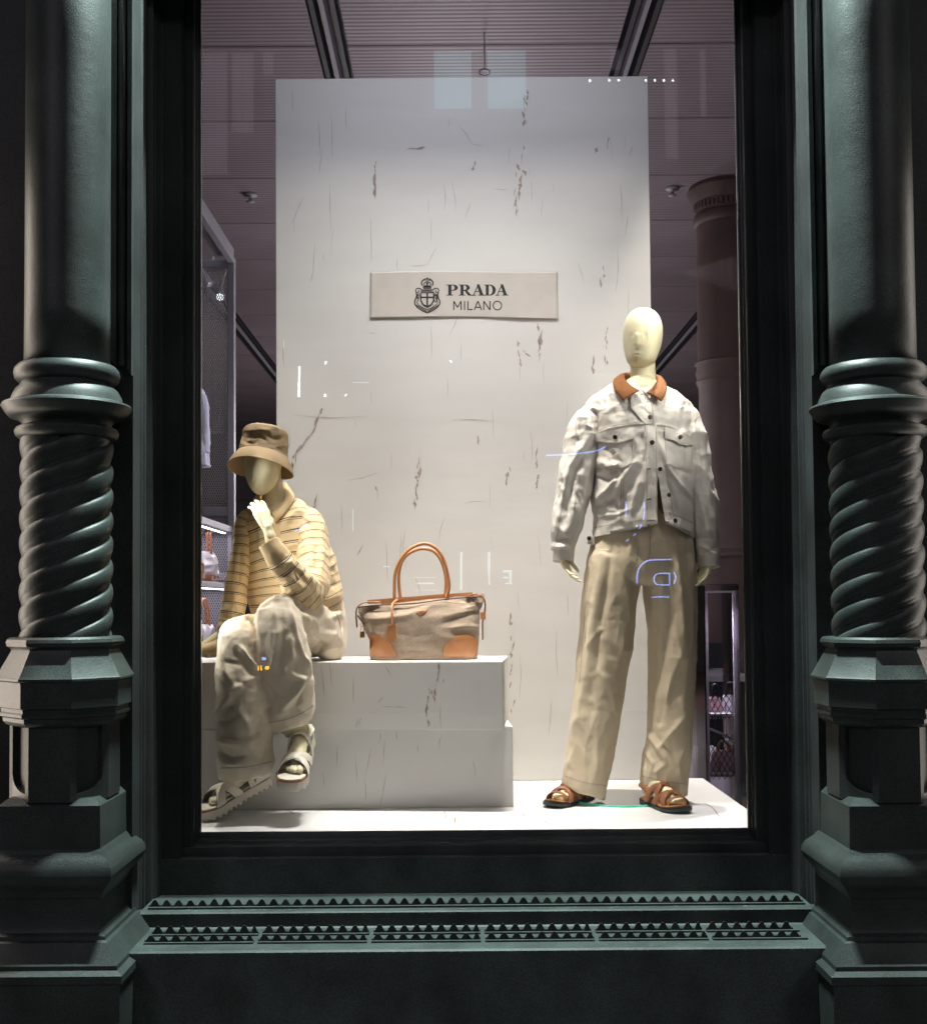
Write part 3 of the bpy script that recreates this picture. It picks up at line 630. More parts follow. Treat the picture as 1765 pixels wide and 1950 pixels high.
# ================================================================== cloth and figure tools
def rows2ring(spec, n, seg, ref=(0, 1, 0), side_x=False, ex=2.2, shear=0, open_end=0.0, sh_from=.8):
    A = []
    for px, py, Y, hw, ry in spec:
        c = W(px, py, Y); A.append((c.x, c.y, c.z, hw / S(Y), ry))
    A = cr(A, n); c = A[:, :3]; T = np.gradient(c, axis=0); T /= np.linalg.norm(T, axis=1)[:, None]
    if side_x: sd = np.array([1, 0, 0]) - T * T[:, :1]
    else: sd = np.cross(T, np.array(ref, float))
    sd /= np.linalg.norm(sd, axis=1)[:, None]; dp = np.cross(T, sd)
    th = np.linspace(0, 2 * np.pi, seg, endpoint=False); cs, sn = np.cos(th), np.sin(th)
    q = 2 / ex; u = np.sign(cs) * np.abs(cs) ** q; v = np.sign(sn) * np.abs(sn) ** q
    P = c[:, None] + sd[:, None] * (A[:, 3, None, None] * u[None, :, None]) + dp[:, None] * (A[:, 4, None, None] * v[None, :, None])
    if shear:
        k = np.clip((np.linspace(0, 1, n) - sh_from) / (1 - sh_from), 0, 1) ** 1.5
        P[:, :, 2] -= shear * (P[:, :, 0] - c[:, :1]) * k[:, None]
    if open_end:
        e = [P]; cc = P[-1].mean(0); tt = T[-1]
        for sc, back in ((.985, -.0015), (.93, .0), (.88, .012), (.6, .03)):
            e.append((cc + (P[-1] - cc) * sc - tt * back)[None])
        P = np.concatenate(e)
    s = np.concatenate([[0], np.cumsum(np.linalg.norm(np.diff(c, axis=0), axis=1))])
    if open_end: s = np.concatenate([s, [s[-1]] * 4])
    return P, s
def normals(V, F):
    V = np.asarray(V); N = np.zeros_like(V)
    Q = np.array([f for f in F if len(f) == 4]); T3 = np.array([f for f in F if len(f) == 3])
    for A in (Q, T3):
        if len(A) == 0: continue
        a = V[A[:, 2]] - V[A[:, 0]]; b = V[A[:, -1]] - V[A[:, 1]]
        fn = np.cross(a, b)
        for k in range(A.shape[1]): np.add.at(N, A[:, k], fn)
    N /= np.linalg.norm(N, axis=1)[:, None] + 1e-12; return N
def segd(p, a, b):
    ab = b - a; t = np.clip(((p - a) @ ab) / (ab @ ab + 1e-9), 0, 1); return np.linalg.norm(p - a - t[:, None] * ab, axis=1), t
def fold(V, F, folds=(), gen=(), conv=lambda x, y: (x, y), outward=None, K=1.0):
    """push cloth along its normal: drawn folds (photo points, width px, height mm) and stretched noise"""
    V = np.array(V, float); N = normals(V, F)
    if outward is None: outward = (N * (V - V.mean(0))).sum() > 0
    if not outward: N = -N
    d = np.zeros(len(V))
    if folds:
        p = PROJ(V); cv = np.array(CAM) - V; cv /= np.linalg.norm(cv, axis=1)[:, None]; front = np.clip((N * cv).sum(1) * 3, 0, 1)
        for pts, wd, amp in folds:
            q = np.array([conv(*a) for a in pts], float); L_ = np.linalg.norm(np.diff(q, axis=0), axis=1); tot = L_.sum(); acc = 0
            best = np.full(len(V), 1e9); tt = np.zeros(len(V))
            for i in range(len(q) - 1):
                dd, t = segd(p, q[i], q[i + 1]); m_ = dd < best; best[m_] = dd[m_]; tt[m_] = (acc + t[m_] * L_[i]) / tot; acc += L_[i]
            tp = np.clip(np.minimum(tt, 1 - tt) * 4 + .25, 0, 1)
            d += amp / 1000 * np.exp(-(best / wd) ** 1.45) * tp * front * K
    for sc, amp, off in gen:
        sc = np.array(sc if hasattr(sc, '__len__') else (sc,) * 3); q = V * sc + off
        q = q + .6 * np.stack([vn(q * .7 + 3), vn(q * .7 + 11), vn(q * .7 + 23)], 1)
        d += amp / 1000 * ((ridge(q) ** 2 - .4) + .5 * (ridge(q * 2.1 + 5) ** 2 - .4))
    return V + N * d[:, None]
def cloth(name, P, m, parent, folds=(), gen=(), conv=lambda x, y: (x, y), s=None, attr=None, keep=False, cap=True, K=1.0):
    V, F = grid(P, True, cap); V = fold(V, [f for f in F if len(f) == 4], folds, gen, conv, K=K)
    if s is not None: attr = {'stripe': np.repeat(s, P.shape[1])}
    o = mk(name, V, F, m, parent, True, attr=attr); return (o, V, F)
def fuse(VF, voxel, it=4, fac=.5):
    me = bpy.data.meshes.new('t'); me.from_pydata([tuple(v) for v in VF[0]], [], VF[1]); me.update()
    import bmesh
    bm = bmesh.new(); bm.from_mesh(me); bmesh.ops.recalc_face_normals(bm, faces=bm.faces); bm.to_mesh(me); bm.free()
    o = bpy.data.objects.new('t', me); C.objects.link(o)
    r = o.modifiers.new('r', 'REMESH'); r.mode = 'VOXEL'; r.voxel_size = voxel
    if it: q = o.modifiers.new('s', 'SMOOTH'); q.factor = fac; q.iterations = it
    dg = bpy.context.evaluated_depsgraph_get(); e = o.evaluated_get(dg); me2 = bpy.data.meshes.new_from_object(e)
    V = np.zeros(len(me2.vertices) * 3); me2.vertices.foreach_get('co', V); F = [tuple(p.vertices) for p in me2.polygons]
    bpy.data.objects.remove(o); bpy.data.meshes.remove(me); bpy.data.meshes.remove(me2); return V.reshape(-1, 3), F
def caps(p0, p1, r0, r1, seg=14, flat=1.0, up=None):
    p0, p1 = Vector(p0), Vector(p1); t = (p1 - p0).normalized()
    a = t.cross(Vector(up) if up else (Vector((0, 0, 1)) if abs(t.z) < .9 else Vector((0, 1, 0)))).normalized(); b = t.cross(a)
    rows = [(p0 - t * r0 * math.cos(x), max(r0 * math.sin(x), 1e-4)) for x in np.linspace(0.05, math.pi / 2, 5)] + [(p1 + t * r1 * math.sin(x), max(r1 * math.cos(x), 1e-4)) for x in np.linspace(0, math.pi / 2 - .05, 5)]
    P = np.array([[c + a * (r * math.cos(q)) + b * (r * flat * math.sin(q)) for q in np.linspace(0, 2 * math.pi, seg, endpoint=False)] for c, r in rows])
    return grid(P, True, True)
def chain(pts):   # [(Vector, r)...]
    return [caps(pts[i][0], pts[i + 1][0], pts[i][1], pts[i + 1][1]) for i in range(len(pts) - 1)]
def hand(wr, d, nrm, L_=.185, curl=(.25, .3, .3), thumb=1, spread=.06, rs=1.0, thumb_in=.5):
    """palm, four unequal fingers and a thumb; d = wrist->fingers, nrm = palm side, thumb = +-1 lateral side"""
    d = Vector(d).normalized(); nrm = Vector(nrm); nrm = (nrm - d * nrm.dot(d)).normalized(); l = d.cross(nrm) * thumb
    wr = Vector(wr); out = []; k = L_ / .185
    pal = .085 * k
    out += [caps(wr - d * .03, wr + d * .02, .022 * rs, .021 * rs, flat=.8, up=nrm)]
    for i, (lt, ln_, r) in enumerate(((.030, .072, .0085), (.010, .080, .009), (-.010, .075, .0085), (-.028, .060, .0075))):
        kn = wr + d * (pal * (1 - .04 * abs(i - 1))) + l * lt * k * rs
        out.append(caps(wr + d * .012 + l * lt * .45 * k, kn, .0125 * rs, .0115 * rs))
        p = kn; dr = (d + l * spread * (1.5 - i)).normalized(); seglen = (.44 * ln_ * k, .31 * ln_ * k, .25 * ln_ * k); ang = 0; rr = r * rs
        for j, sl in enumerate(seglen):
            ang += curl[j] * (1 + .12 * i); q = dr * math.cos(ang) + nrm * math.sin(ang); p2 = p + q * sl * 1.05
            out.append(caps(p, p2, rr, rr * .92)); p = p2; rr *= .9
    b = wr + d * .022 * k + l * .018 * k; p1 = b + (d * .6 + l * .75 * (1 - thumb_in * .5) + nrm * .35).normalized() * .04 * k; p2 = p1 + (d * .9 + l * .25 * (1 - thumb_in) + nrm * .3).normalized() * .03 * k; p3 = p2 + (d + nrm * .3 - l * .05).normalized() * .024 * k
    out += [caps(b, p1, .0145 * rs, .0115 * rs), caps(p1, p2, .0108 * rs, .0098 * rs), caps(p2, p3, .0098 * rs, .008 * rs)]
    return out
def lo(spec, n=40, seg=40, **k):
    P, s = rows2ring(spec, n, seg, **k); return grid(P, True, True)
# ---- things laid on a surface, traced with rays
def bvh_of(V, F): return BVHTree.FromPolygons([tuple(v) for v in V], [tuple(f) for f in F])
def hit(bvh, x, y, Yd, lift):
    r = ray(x, y); loc, n, i, dist = bvh.ray_cast(CAM, r)
    if loc is None: loc = W(x, y, Yd); n = Vector((0, -1, 0))
    if n.dot(r) > 0: n = -n
    n = (n - r * .35).normalized(); return loc + n * lift, n
def patchpx(name, bvh, poly, m, parent, lift=.003, Yd=.3, th=.004, nr=7, sub=6, centre=None):
    b = []
    for i in range(len(poly)):
        a, c = poly[i], poly[(i + 1) % len(poly)]
        for k in range(sub): t = k / sub; b.append((a[0] + (c[0] - a[0]) * t, a[1] + (c[1] - a[1]) * t))
    cx, cy = centre or (sum(p[0] for p in b) / len(b), sum(p[1] for p in b) / len(b)); n = len(b); V = []; F = []
    for r_ in range(nr + 1):
        f = (r_ / nr)
        for x, y in b:
            p, nn = hit(bvh, cx + (x - cx) * f, cy + (y - cy) * f, Yd, lift); V.append(tuple(p))
            if r_ == nr: pass
    for x, y in b: p, nn = hit(bvh, x, y, Yd, lift - th); V.append(tuple(p))
    for r_ in range(nr + 1):
        for j in range(n): F.append((r_ * n + j, r_ * n + (j + 1) % n, (r_ + 1) * n + (j + 1) % n, (r_ + 1) * n + j))
    return mk(name, V, F, m, parent, True, 50)
def smoothpx(pts, n): return [tuple(p) for p in cr(np.array(pts, float), n)]
def ribbonpx(name, bvh, pts, wd, m, parent, lift=.002, Yd=.3, n=40, th=.003, build=True, crown=0.0):
    pts = smoothpx(pts, n); R_ = []
    for i, (x, y) in enumerate(pts):
        a = pts[max(i - 1, 0)]; b = pts[min(i + 1, n - 1)]; dx, dy = b[0] - a[0], b[1] - a[1]; l = math.hypot(dx, dy) or 1; nx, ny = -dy / l, dx / l
        w_ = wd[0] + (wd[1] - wd[0]) * i / (n - 1) if hasattr(wd, '__len__') else wd; row = []
        for o_, lf in ((-.5, lift - th), (-.5, lift), (-.25, lift + crown), (0, lift + crown), (.25, lift + crown), (.5, lift), (.5, lift - th)):
            row.append(tuple(hit(bvh, x + nx * o_ * w_, y + ny * o_ * w_, Yd, lf)[0]))
        R_.append(row)
    V, F = grid(np.array(R_)); 
    return mk(name, V, F, m, parent, True, 50) if build else (V, F)
def discpx(name, bvh, x, y, r, m, parent, lift=.004, Yd=.3):
    p, n = hit(bvh, x, y, Yd, lift); q = n.to_track_quat('Z', 'Y'); rows = [(r * .55, -.004), (r, -.003), (r, .0), (r * .85, .0015), (r * .75, .0006), (r * .3, .0008), (r * .12, .0018)]
    V, F = lathe(rows, 0, 0, 16); V = [tuple(p + q @ Vector(v)) for v in V]; return mk(name, V, F, m, parent, True, 40)

# ---- sandals (local: x = heel to toe, y = left, z = up; origin under the heel)
def hwf(u, L_, wb=.046):   # half width along the sole
    t = u / L_; a = np.interp(t, [0, .03, .1, .25, .45, .62, .74, .86, .94, .985, 1.0], [.0, .45, .68, .72, .70, .88, 1.0, .94, .74, .40, 0.0]); return a * wb
def sole_loft(L_, z0, z1, grow, wb, n=44, lug=None, spring=.012):
    us = np.concatenate([np.linspace(0, .1, 9), np.linspace(.1, .85, n)[1:], np.linspace(.85, 1, 12)[1:]]) * L_; P = []
    for u in us:
        h = max(hwf(u, L_, wb) + grow, .001); x = u * (1 + 2 * grow / L_) - grow; sp = spring * max(0, (u / L_ - .7) / .3) ** 2
        zb_ = z0
        if lug and (int(u / L_ * lug) % 2 == 0): zb_ = z0 + .008
        c = .0025
        P.append([(x, -h + c, zb_ + sp), (x, -h, zb_ + c + sp), (x, -h, z1 - c + sp), (x, -h + c, z1 + sp), (x, h - c, z1 + sp), (x, h, z1 - c + sp), (x, h, zb_ + c + sp), (x, h - c, zb_ + sp)])
    P = np.array(P); off = -.006 * np.sin(np.clip(us / L_, 0, 1) * math.pi); P[:, :, 1] += off[:, None]; return grid(P, True, True)
def foot_parts(Mx, L_, z, ank):
    T = lambda x, y, zz: Mx @ Vector((x, y, z + zz)); o = []
    o += [caps(T(.035, 0, .032), T(.06, 0, .030), .030, .028), caps(T(.045, 0, .04), T(.15, .004, .030), .029, .024), caps(T(.05, 0, .06), T(.17, .012, .024), .026, .022), caps(T(.06, -.006, .03), T(.17, -.018, .020), .022, .018), caps(T(.11, 0, .03), T(.185, 0, .020), .026, .019)]
    for i, (y, ln_, r) in enumerate(((.024, .245, .0125), (.007, .243, .0095), (-.006, .236, .009), (-.018, .227, .0085), (-.029, .215, .008))):
        o += [caps(T(.165, y * .8, .018), T(ln_ * L_ / .28 - r, y, .011), r * 1.15, r)]
    o += [caps(T(.05, 0, .05), Vector(ank), .029, .030)]
    return o
def strap(Mx, a, b, h, wd, z, th=.003, n=26, sq=2.3, twist=0.0, peak=.5):
    """band over the foot from point a (x,y) on one side to b on the other, height h, width wd along the foot"""
    R_ = []
    for i in range(n):
        t = i / (n - 1); an = math.pi * (1 - t); x = a[0] + (b[0] - a[0]) * t
        c, s_ = math.cos(an), math.sin(an); y0, y1 = a[1], b[1]; yc = (y0 + y1) / 2; hy = (y1 - y0) / 2
        y = yc + hy * math.copysign(abs(c) ** (2 / sq), c) * -1 * -1; y = yc - hy * -1 * math.copysign(abs(c) ** (2 / sq), c) if False else yc - hy * math.copysign(abs(c) ** (2 / sq), c) * (1 if True else 1)
        y = yc - hy * math.copysign(abs(c) ** (2 / sq), c) * (-1) * (-1)
        zz = z + h * s_ ** (2 / sq); ny, nz = -math.copysign(abs(c) ** .8, c) * (1 if hy > 0 else -1), s_; l = math.hypot(ny, nz); ny /= l; nz /= l
        wv = wd * (1 + twist * math.sin(math.pi * t)) / 2; sl = (b[0] - a[0]) / abs(y1 - y0)
        row = []
        for o_, q in ((-1, 0), (-1, th), (-.5, th * 1.35), (0, th * 1.45), (.5, th * 1.35), (1, th), (1, 0)):
            dx = wv * o_; drop = -.35 * max(0, dx) * s_          # instep falls towards the toes
            row.append(tuple(Mx @ Vector((x + dx, y + ny * q, zz + nz * q + drop))))
        R_.append(row)
    return grid(np.array(R_), False)
def frame(o, d, up):
    d = Vector(d).normalized(); up = Vector(up); y = up.cross(d).normalized(); z = d.cross(y)
    return Matrix((( d.x, y.x, z.x, o.x), (d.y, y.y, z.y, o.y), (d.z, y.z, z.z, o.z), (0, 0, 0, 1)))
def buckle(Mx, c, s_, m, par):
    V, F = tube([Mx @ (Vector(c) + Vector(q) * s_) for q in ((-1, 0, -.8), (1, 0, -.8), (1, 0, .8), (-1, 0, .8), (-1, 0, -.8), (1, 0, -.8))], .0013, 6); mk('buckle', V, F, m, par)
def sandal(Mx, parent, kind, mirror=1):
    L_ = .285
    if kind == 'brown':
        V, F = xf(Mx, sole_loft(L_, 0, .013, .004, .046)); s = mk('sandal', V, F, M['blacksole'], parent, True, 35)
        V, F = xf(Mx, sole_loft(L_, .0132, .0165, .0045, .046)); mk('midsole', V, F, M['blacksole'], s, True, 35)
        V, F = xf(Mx, sole_loft(L_, .0167, .021, .0005, .046)); mk('insole', V, F, M['insole'], s, True, 35)
        z = .017; mt = M['saddle']
        for a, b, h, wd, hh in (((.215, -.044), (.150, .047), .044, .030, .003), ((.150, -.043), (.215, .044), .046, .030, .0042), ((.165, -.044), (.095, .038), .066, .027, .003), ((.095, -.038), (.165, .046), .068, .027, .0044), ((.235, -.040), (.238, .042), .036, .016, .002)):
            V, F = strap(Mx, a, b, h, wd, z, th=hh); mk('strap', V, F, mt, s, True, 60)
        V, F = tube([Mx @ Vector(q) for q in ((.115, -.036, .045), (.07, -.037, .062), (.03, -.034, .07), (.0, -.018, .07), (-.008, 0, .07), (0, .018, .07), (.03, .034, .07), (.07, .037, .062), (.115, .036, .045))], .0105, 8, flat=.25, up=(0, 1, 0)); mk('ankle_strap', V, F, mt, s, True)
        return s
    V, F = xf(Mx, sole_loft(L_, 0, .034, .006, .048, lug=26, spring=.006)); s = mk('sandal', V, F, M['whitesole'], parent, True, 30)
    V, F = xf(Mx, sole_loft(L_, .0342, .0375, .0075, .048, spring=.006)); mk('welt', V, F, M['saddle'], s, True, 35)
    V, F = xf(Mx, sole_loft(L_, .0377, .043, .003, .048, spring=.006)); mk('insole', V, F, M['whitel'], s, True, 35)
    z = .039
    for a, b, h, wd, hh in (((.225, -.046), (.150, .049), .046, .036, .003), ((.150, -.045), (.225, .046), .049, .036, .0044)):
        V, F = strap(Mx, a, b, h, wd, z, th=hh); mk('strap', V, F, M['whitel'], s, True, 60)
        V, F = strap(Mx, a, b, h - .0006, wd + .003, z, th=hh - .0012); mk('strap_edge', V, F, M['darkedge'], s, True, 60)
    V, F = strap(Mx, (.085, -.040), (.085, .040), .088, .022, z, th=.003); mk('ankle_strap', V, F, M['whitel'], s, True, 60)
    for sd in (-1, 1):
        V, F = xf(Mx, join(([(.0, sd * .040, z), (.075, sd * .041, z), (.03, sd * .038, z + .075), (.0, sd * .034, z + .07), (.0, sd * .037, z), (.075, sd * .038, z), (.03, sd * .035, z + .075), (.0, sd * .031, z + .07)], [(0, 1, 2, 3), (4, 7, 6, 5), (0, 4, 5, 1), (1, 5, 6, 2), (2, 6, 7, 3), (3, 7, 4, 0)]))); mk('heel_counter', V, F, M['whitel'], s, False)
    V, F = tube([Mx @ Vector(q) for q in ((.09, -.036, z + .07), (.04, -.037, z + .072), (.0, -.022, z + .07), (-.008, 0, z + .068), (0, .022, z + .07), (.04, .037, z + .072), (.09, .036, z + .07))], .011, 8, flat=.25, up=(0, 1, 0)); mk('heel_strap', V, F, M['whitel'], s)
    buckle(Mx, (.075, mirror * .044, z + .066), .012, M['steel'], s)
    return s
# ================================================================== STANDING MANNEQUIN
c3 = lambda x, y: (1000 + x / 3.481, 570 + y / 3.482)
c4 = lambda x, y: (1000 + x / 3.25, 1000 + y / 3.25)
sm = thing('mannequin', tuple(FL(1190, 1530, FLOOR)), 'standing cream mannequin in pale denim jacket and wide beige trousers', 'mannequin', 'dressed mannequins')
tl, hl = FL(1030, 1545, FLOOR), FL(1138, 1516, FLOOR); tr_, hr = FL(1332, 1560, FLOOR), FL(1205, 1520, FLOOR)
def shoeframe(toe, heel, L_=.285):
    d = (toe - heel).normalized(); c = (toe + heel) / 2; return frame(c - d * L_ / 2 + Vector((0, 0, .0005)), d, (0, 0, 1))
MsL, MsR = shoeframe(tl, hl), shoeframe(tr_, hr)
def ptp(l): return [(W(x, y, Y), r) for x, y, Y, r in l]
B = [lo([(1224, 588, .45, 5, .012), (1224, 591, .45, 18, .04), (1224, 603, .45, 30, .07), (1224, 622, .45, 36.5, .088), (1223.5, 642, .448, 37.5, .094), (1222.5, 660, .443, 35, .091), (1221.5, 675, .436, 30.5, .082), (1221, 687, .43, 25.5, .067), (1221, 695, .428, 17, .045), (1221, 697.5, .428, 6, .02)], 50, 48, ex=2.1),
     lo([(1224, 672, .475, 22, .05), (1224, 700, .475, 23.5, .052), (1224, 722, .475, 24.5, .054), (1223, 735, .468, 31, .066), (1222, 746, .458, 44, .078), (1223, 760, .47, 58, .07), (1224, 775, .475, 78, .08), (1224, 820, .475, 74, .085), (1222, 900, .47, 62, .08), (1222, 1000, .47, 66, .085), (1222, 1080, .47, 70, .09)], 50, 40)]
B += chain(ptp([(1150, 785, .47, .045), (1100, 930, .47, .035), (1076, 1040, .44, .024)])) + chain(ptp([(1295, 785, .47, .045), (1334, 930, .47, .035), (1348, 1045, .44, .024)]))
B += chain(ptp([(1190, 1080, .47, .075), (1150, 1290, .45, .05)]) + [(MsL @ Vector((.045, 0, .11)), .03)]) + chain(ptp([(1262, 1080, .47, .075), (1276, 1290, .47, .05)]) + [(MsR @ Vector((.045, 0, .11)), .03)])
B += foot_parts(MsL, .28, .021, MsL @ Vector((.045, 0, .12))) + foot_parts(MsR, .28, .021, MsR @ Vector((.045, 0, .12)))
wl = W(1067, 1052, .43); B += hand(wl, W(1088, 1104, .40) - wl, (.8, -.35, .1), .152, (.15, .3, .3), -1, .10, .82)
wr_ = W(1352, 1058, .43); B += hand(wr_, W(1334, 1115, .40) - wr_, (-.8, -.35, .1), .165, (.1, .25, .25), 1, .09, .85)
V, F = fuse(join(*B), .0030, 6)
face = [([(1215, 632), (1214, 648), (1213, 659)], 5.5, 5.5), ([(1212, 660), (1214, 661)], 6, 3), ([(1199, 638), (1206, 639)], 8, -2.2), ([(1224, 639), (1233, 638)], 8, -2.2), ([(1208, 672), (1220, 672)], 3, 3), ([(1209, 678), (1219, 678)], 2.6, 2.6), ([(1208, 675), (1220, 675)], 1.3, -2.2), ([(1212, 689), (1216, 689)], 7, 3)]
V = fold(V, F, face, outward=True); mk('body', V, F, M['skin'], sm)
V, F = tube([W(1197 + 52 * t, 697.5 + 1.2 * math.sin(t * math.pi), .475 - math.sin(t * math.pi) * .055) for t in np.linspace(0, 1, 20)], .0006, 6); mk('neck_joint', V, F, M['thread'], sm)

# trousers
hip = lo([(1222, 930, .46, 70, .1), (1222, 1000, .46, 88, .115), (1223, 1040, .46, 97, .125), (1221, 1078, .46, 104, .13), (1221, 1100, .46, 96, .12), (1221, 1112, .46, 60, .08)], 40, 80)
ll = lo([(1168, 1060, .455, 46, .11), (1165, 1100, .455, 51, .115), (1160, 1150, .455, 51, .112), (1156.5, 1200, .455, 51, .11), (1143.5, 1300, .45, 47.5, .10), (1129, 1400, .44, 44.5, .095), (1114, 1480, .43, 42, .093), (1111, 1506, .43, 41, .092)], 130, 90, shear=.26, sh_from=.75)
rl = lo([(1274, 1060, .455, 46, .11), (1276, 1100, .455, 50, .115), (1278, 1150, .455, 48.5, .112), (1279.5, 1200, .455, 46, .11), (1279, 1300, .45, 42, .10), (1275, 1400, .44, 41.5, .095), (1266, 1470, .43, 44, .095), (1264, 1504, .43, 44.5, .094)], 130, 90, shear=.17, sh_from=.85)
V, F = fuse(join(hip, ll, rl), .0058, 3)
tf = [([(480, 110), (450, 400), (400, 800), (330, 1200), (280, 1560)], 9, 9), ([(540, 120), (500, 420), (455, 700), (440, 950)], 7, -8), ([(600, 300), (640, 560), (560, 900)], 9, 5), ([(440, 880), (520, 1010), (560, 1180)], 5, 5), ([(410, 960), (400, 1250), (430, 1500)], 8, -5), ([(390, 760), (430, 700), (480, 620)], 4, 4),
      ([(330, 1000), (310, 1300), (330, 1420)], 6, 4), ([(250, 1540), (330, 1350)], 4, 4), ([(420, 330), (390, 600), (350, 900)], 5, -4),
      ([(930, 90), (960, 400), (980, 780)], 6, 8), ([(880, 250), (905, 560), (850, 850), (800, 1010)], 8, -9), ([(820, 600), (850, 800), (790, 1000)], 6, 6), ([(930, 580), (960, 800), (900, 960), (850, 1200)], 6, 7), ([(990, 500), (1000, 900), (960, 1250)], 7, 4), ([(760, 1280), (880, 1480)], 4.5, 9), ([(870, 1480), (800, 1540)], 4, 6),
      ([(990, 1180), (860, 1340), (820, 1400)], 5, 8), ([(800, 1280), (900, 1420), (960, 1560)], 6, -6), ([(740, 1380), (790, 1480), (770, 1560)], 4, 6), ([(1010, 1320), (940, 1480), (960, 1600)], 5, 5), ([(780, 900), (770, 1150)], 5, 5), ([(860, 1080), (830, 1250)], 5, -6), ([(720, 300), (690, 500), (680, 640)], 4, -3),
      ([(660, 60), (640, 200), (690, 250)], 5, 4), ([(700, 60), (715, 200)], 4, -4), ([(1020, 60), (1040, 300)], 5, 5), ([(1000, 60), (1010, 300)], 4, -4), ([(430, 90), (400, 300)], 4, 4)]
V = fold(V, F, tf, [((10, 10, 4.5), 6, 1.3), ((28, 28, 14), 2.4, 4.1), ((60, 60, 40), .8, 2)], c4, True, 1.2)
tr = mk('trousers', V, F, M['chino'], sm); bt_ = bvh_of(V, F)
for pts in ([(1218, 1008), (1216, 1040), (1212, 1070)], [(1238, 1008), (1237, 1050), (1228, 1085)], [(1130, 1035), (1120, 1100), (1111, 1200), (1104, 1300)]): ribbonpx('seam', bt_, pts, 1.6, M['thread'], tr, .0008, .33)
ribbonpx('hem', bt_, [(1077, 1478), (1110, 1490), (1154, 1497)], 2.2, M['thread'], tr, .001, .33); ribbonpx('hem', bt_, [(1222, 1478), (1265, 1488), (1310, 1494)], 2.2, M['thread'], tr, .001, .33)
patchpx('fly_panel', bt_, [(1213, 1010), (1236, 1010), (1236, 1046), (1222, 1048), (1214, 1040)], M['chino'], tr, .003, .33)

# jacket body
P, s = rows2ring([(1217.5, 735, .475, 36, .060), (1217.5, 742, .472, 56, .072), (1217.5, 752, .468, 80, .088), (1217.5, 768, .465, 98, .10), (1217.5, 786, .465, 105, .115), (1219, 808, .46, 104, .122), (1222, 838, .46, 99, .13), (1225, 880, .46, 98, .135), (1225, 930, .46, 98, .135), (1227, 980, .46, 96, .135), (1224, 1024, .46, 97, .14)], 170, 220)
V, F = grid(P, True, False); V = np.array(V); px = PROJ(V)
v_ = np.repeat(np.clip((np.linspace(0, 1, 170) - .55) / .45, 0, 1) ** 1.5, 220)
tw_ = np.repeat(np.clip(1 - np.linspace(0, 1, 170) / .12, 0, 1), 220); V[:, 2] -= .024 * tw_ * np.clip((.475 - V[:, 1]) / .06, 0, 1)
V[:, 2] -= np.interp(px[:, 0], [1120, 1135, 1245, 1252, 1266, 1320], [9, 8, -20, -24, -26, -7]) * v_ / S(.4)
jf = [([(470, 715), (400, 760)], 5, 7), ([(475, 730), (470, 880)], 5, -6), ([(520, 760), (640, 690), (740, 700)], 7, 4), ([(760, 720), (860, 800)], 4, -3), ([(620, 1160), (560, 1250), (480, 1340)], 7, 12), ([(740, 1060), (650, 1180), (600, 1300)], 6, 9), ([(470, 1180), (560, 1200), (640, 1170)], 5, -8), ([(540, 1380), (640, 1300), (700, 1240)], 6, -8), ([(760, 1180), (720, 1320), (700, 1440)], 6, 8), ([(790, 1260), (760, 1400)], 4, -5),
      ([(450, 960), (440, 1100), (450, 1250)], 5, -7), ([(470, 1060), (560, 1110), (640, 1090)], 6, 8), ([(520, 980), (600, 1040), (590, 1090)], 5, -6), ([(600, 1020), (640, 1060)], 4, 5), ([(700, 880), (740, 960), (720, 1040)], 4, 4), ([(760, 860), (800, 1000), (790, 1100)], 4, -4), ([(1050, 700), (1045, 860)], 5, -6), ([(1000, 720), (1010, 820)], 6, 5),
      ([(885, 930), (950, 1130), (1030, 1240), (1120, 1340)], 5, 12), ([(930, 1180), (980, 1330), (1010, 1450)], 5, -6), ([(1010, 1130), (1090, 1160)], 4, -5), ([(1080, 980), (1105, 1100), (1110, 1300)], 5, 5), ([(1060, 960), (1060, 1100)], 3, -4), ([(480, 1440), (600, 1430), (700, 1390)], 4, 4), ([(960, 1100), (1080, 1330)], 4, -5), ([(530, 1330), (560, 1400)], 3, 4), ([(600, 1340), (620, 1430)], 3, -4)]
V = fold(V, F, [(a_, w__ * .8, h__) for a_, w__, h__ in jf], [((9, 9, 9), 6, 0), ((22, 22, 18), 4.0, 3), ((50, 50, 40), 1.3, 8)], c3, True, 1.45)
px = PROJ(V); bj = bvh_of(V, F)
def inpoly(p, poly):
    x, y = p; r = False; j = len(poly) - 1
    for i in range(len(poly)):
        if (poly[i][1] > y) != (poly[j][1] > y) and x < (poly[j][0] - poly[i][0]) * (y - poly[i][1]) / (poly[j][1] - poly[i][1]) + poly[i][0]: r = not r
        j = i
    return r
gap = [(1250.5, 884), (1257, 912), (1262, 940), (1267, 975), (1271, 1015), (1271, 1045), (1250.5, 1045)]
F2 = []
for f in F:
    q = px[f[0]]
    if V[f[0], 1] < .45 and 1249 < q[0] < 1273 and q[1] > 882 and inpoly(q, gap): continue
    F2.append(f)
jk = mk('jacket', V, F2, M['denim'], sm); md = jk.modifiers.new('t', 'SOLIDIFY'); md.thickness = .003; md.offset = -1
# inner shirt seen in the gap
V2, F2_ = lo([(1222, 760, .47, 60, .075), (1222, 850, .47, 80, .10), (1224, 940, .465, 84, .108), (1224, 1020, .46, 86, .112)], 30, 40); mk('undershirt', V2, F2_, M['inner'], sm)
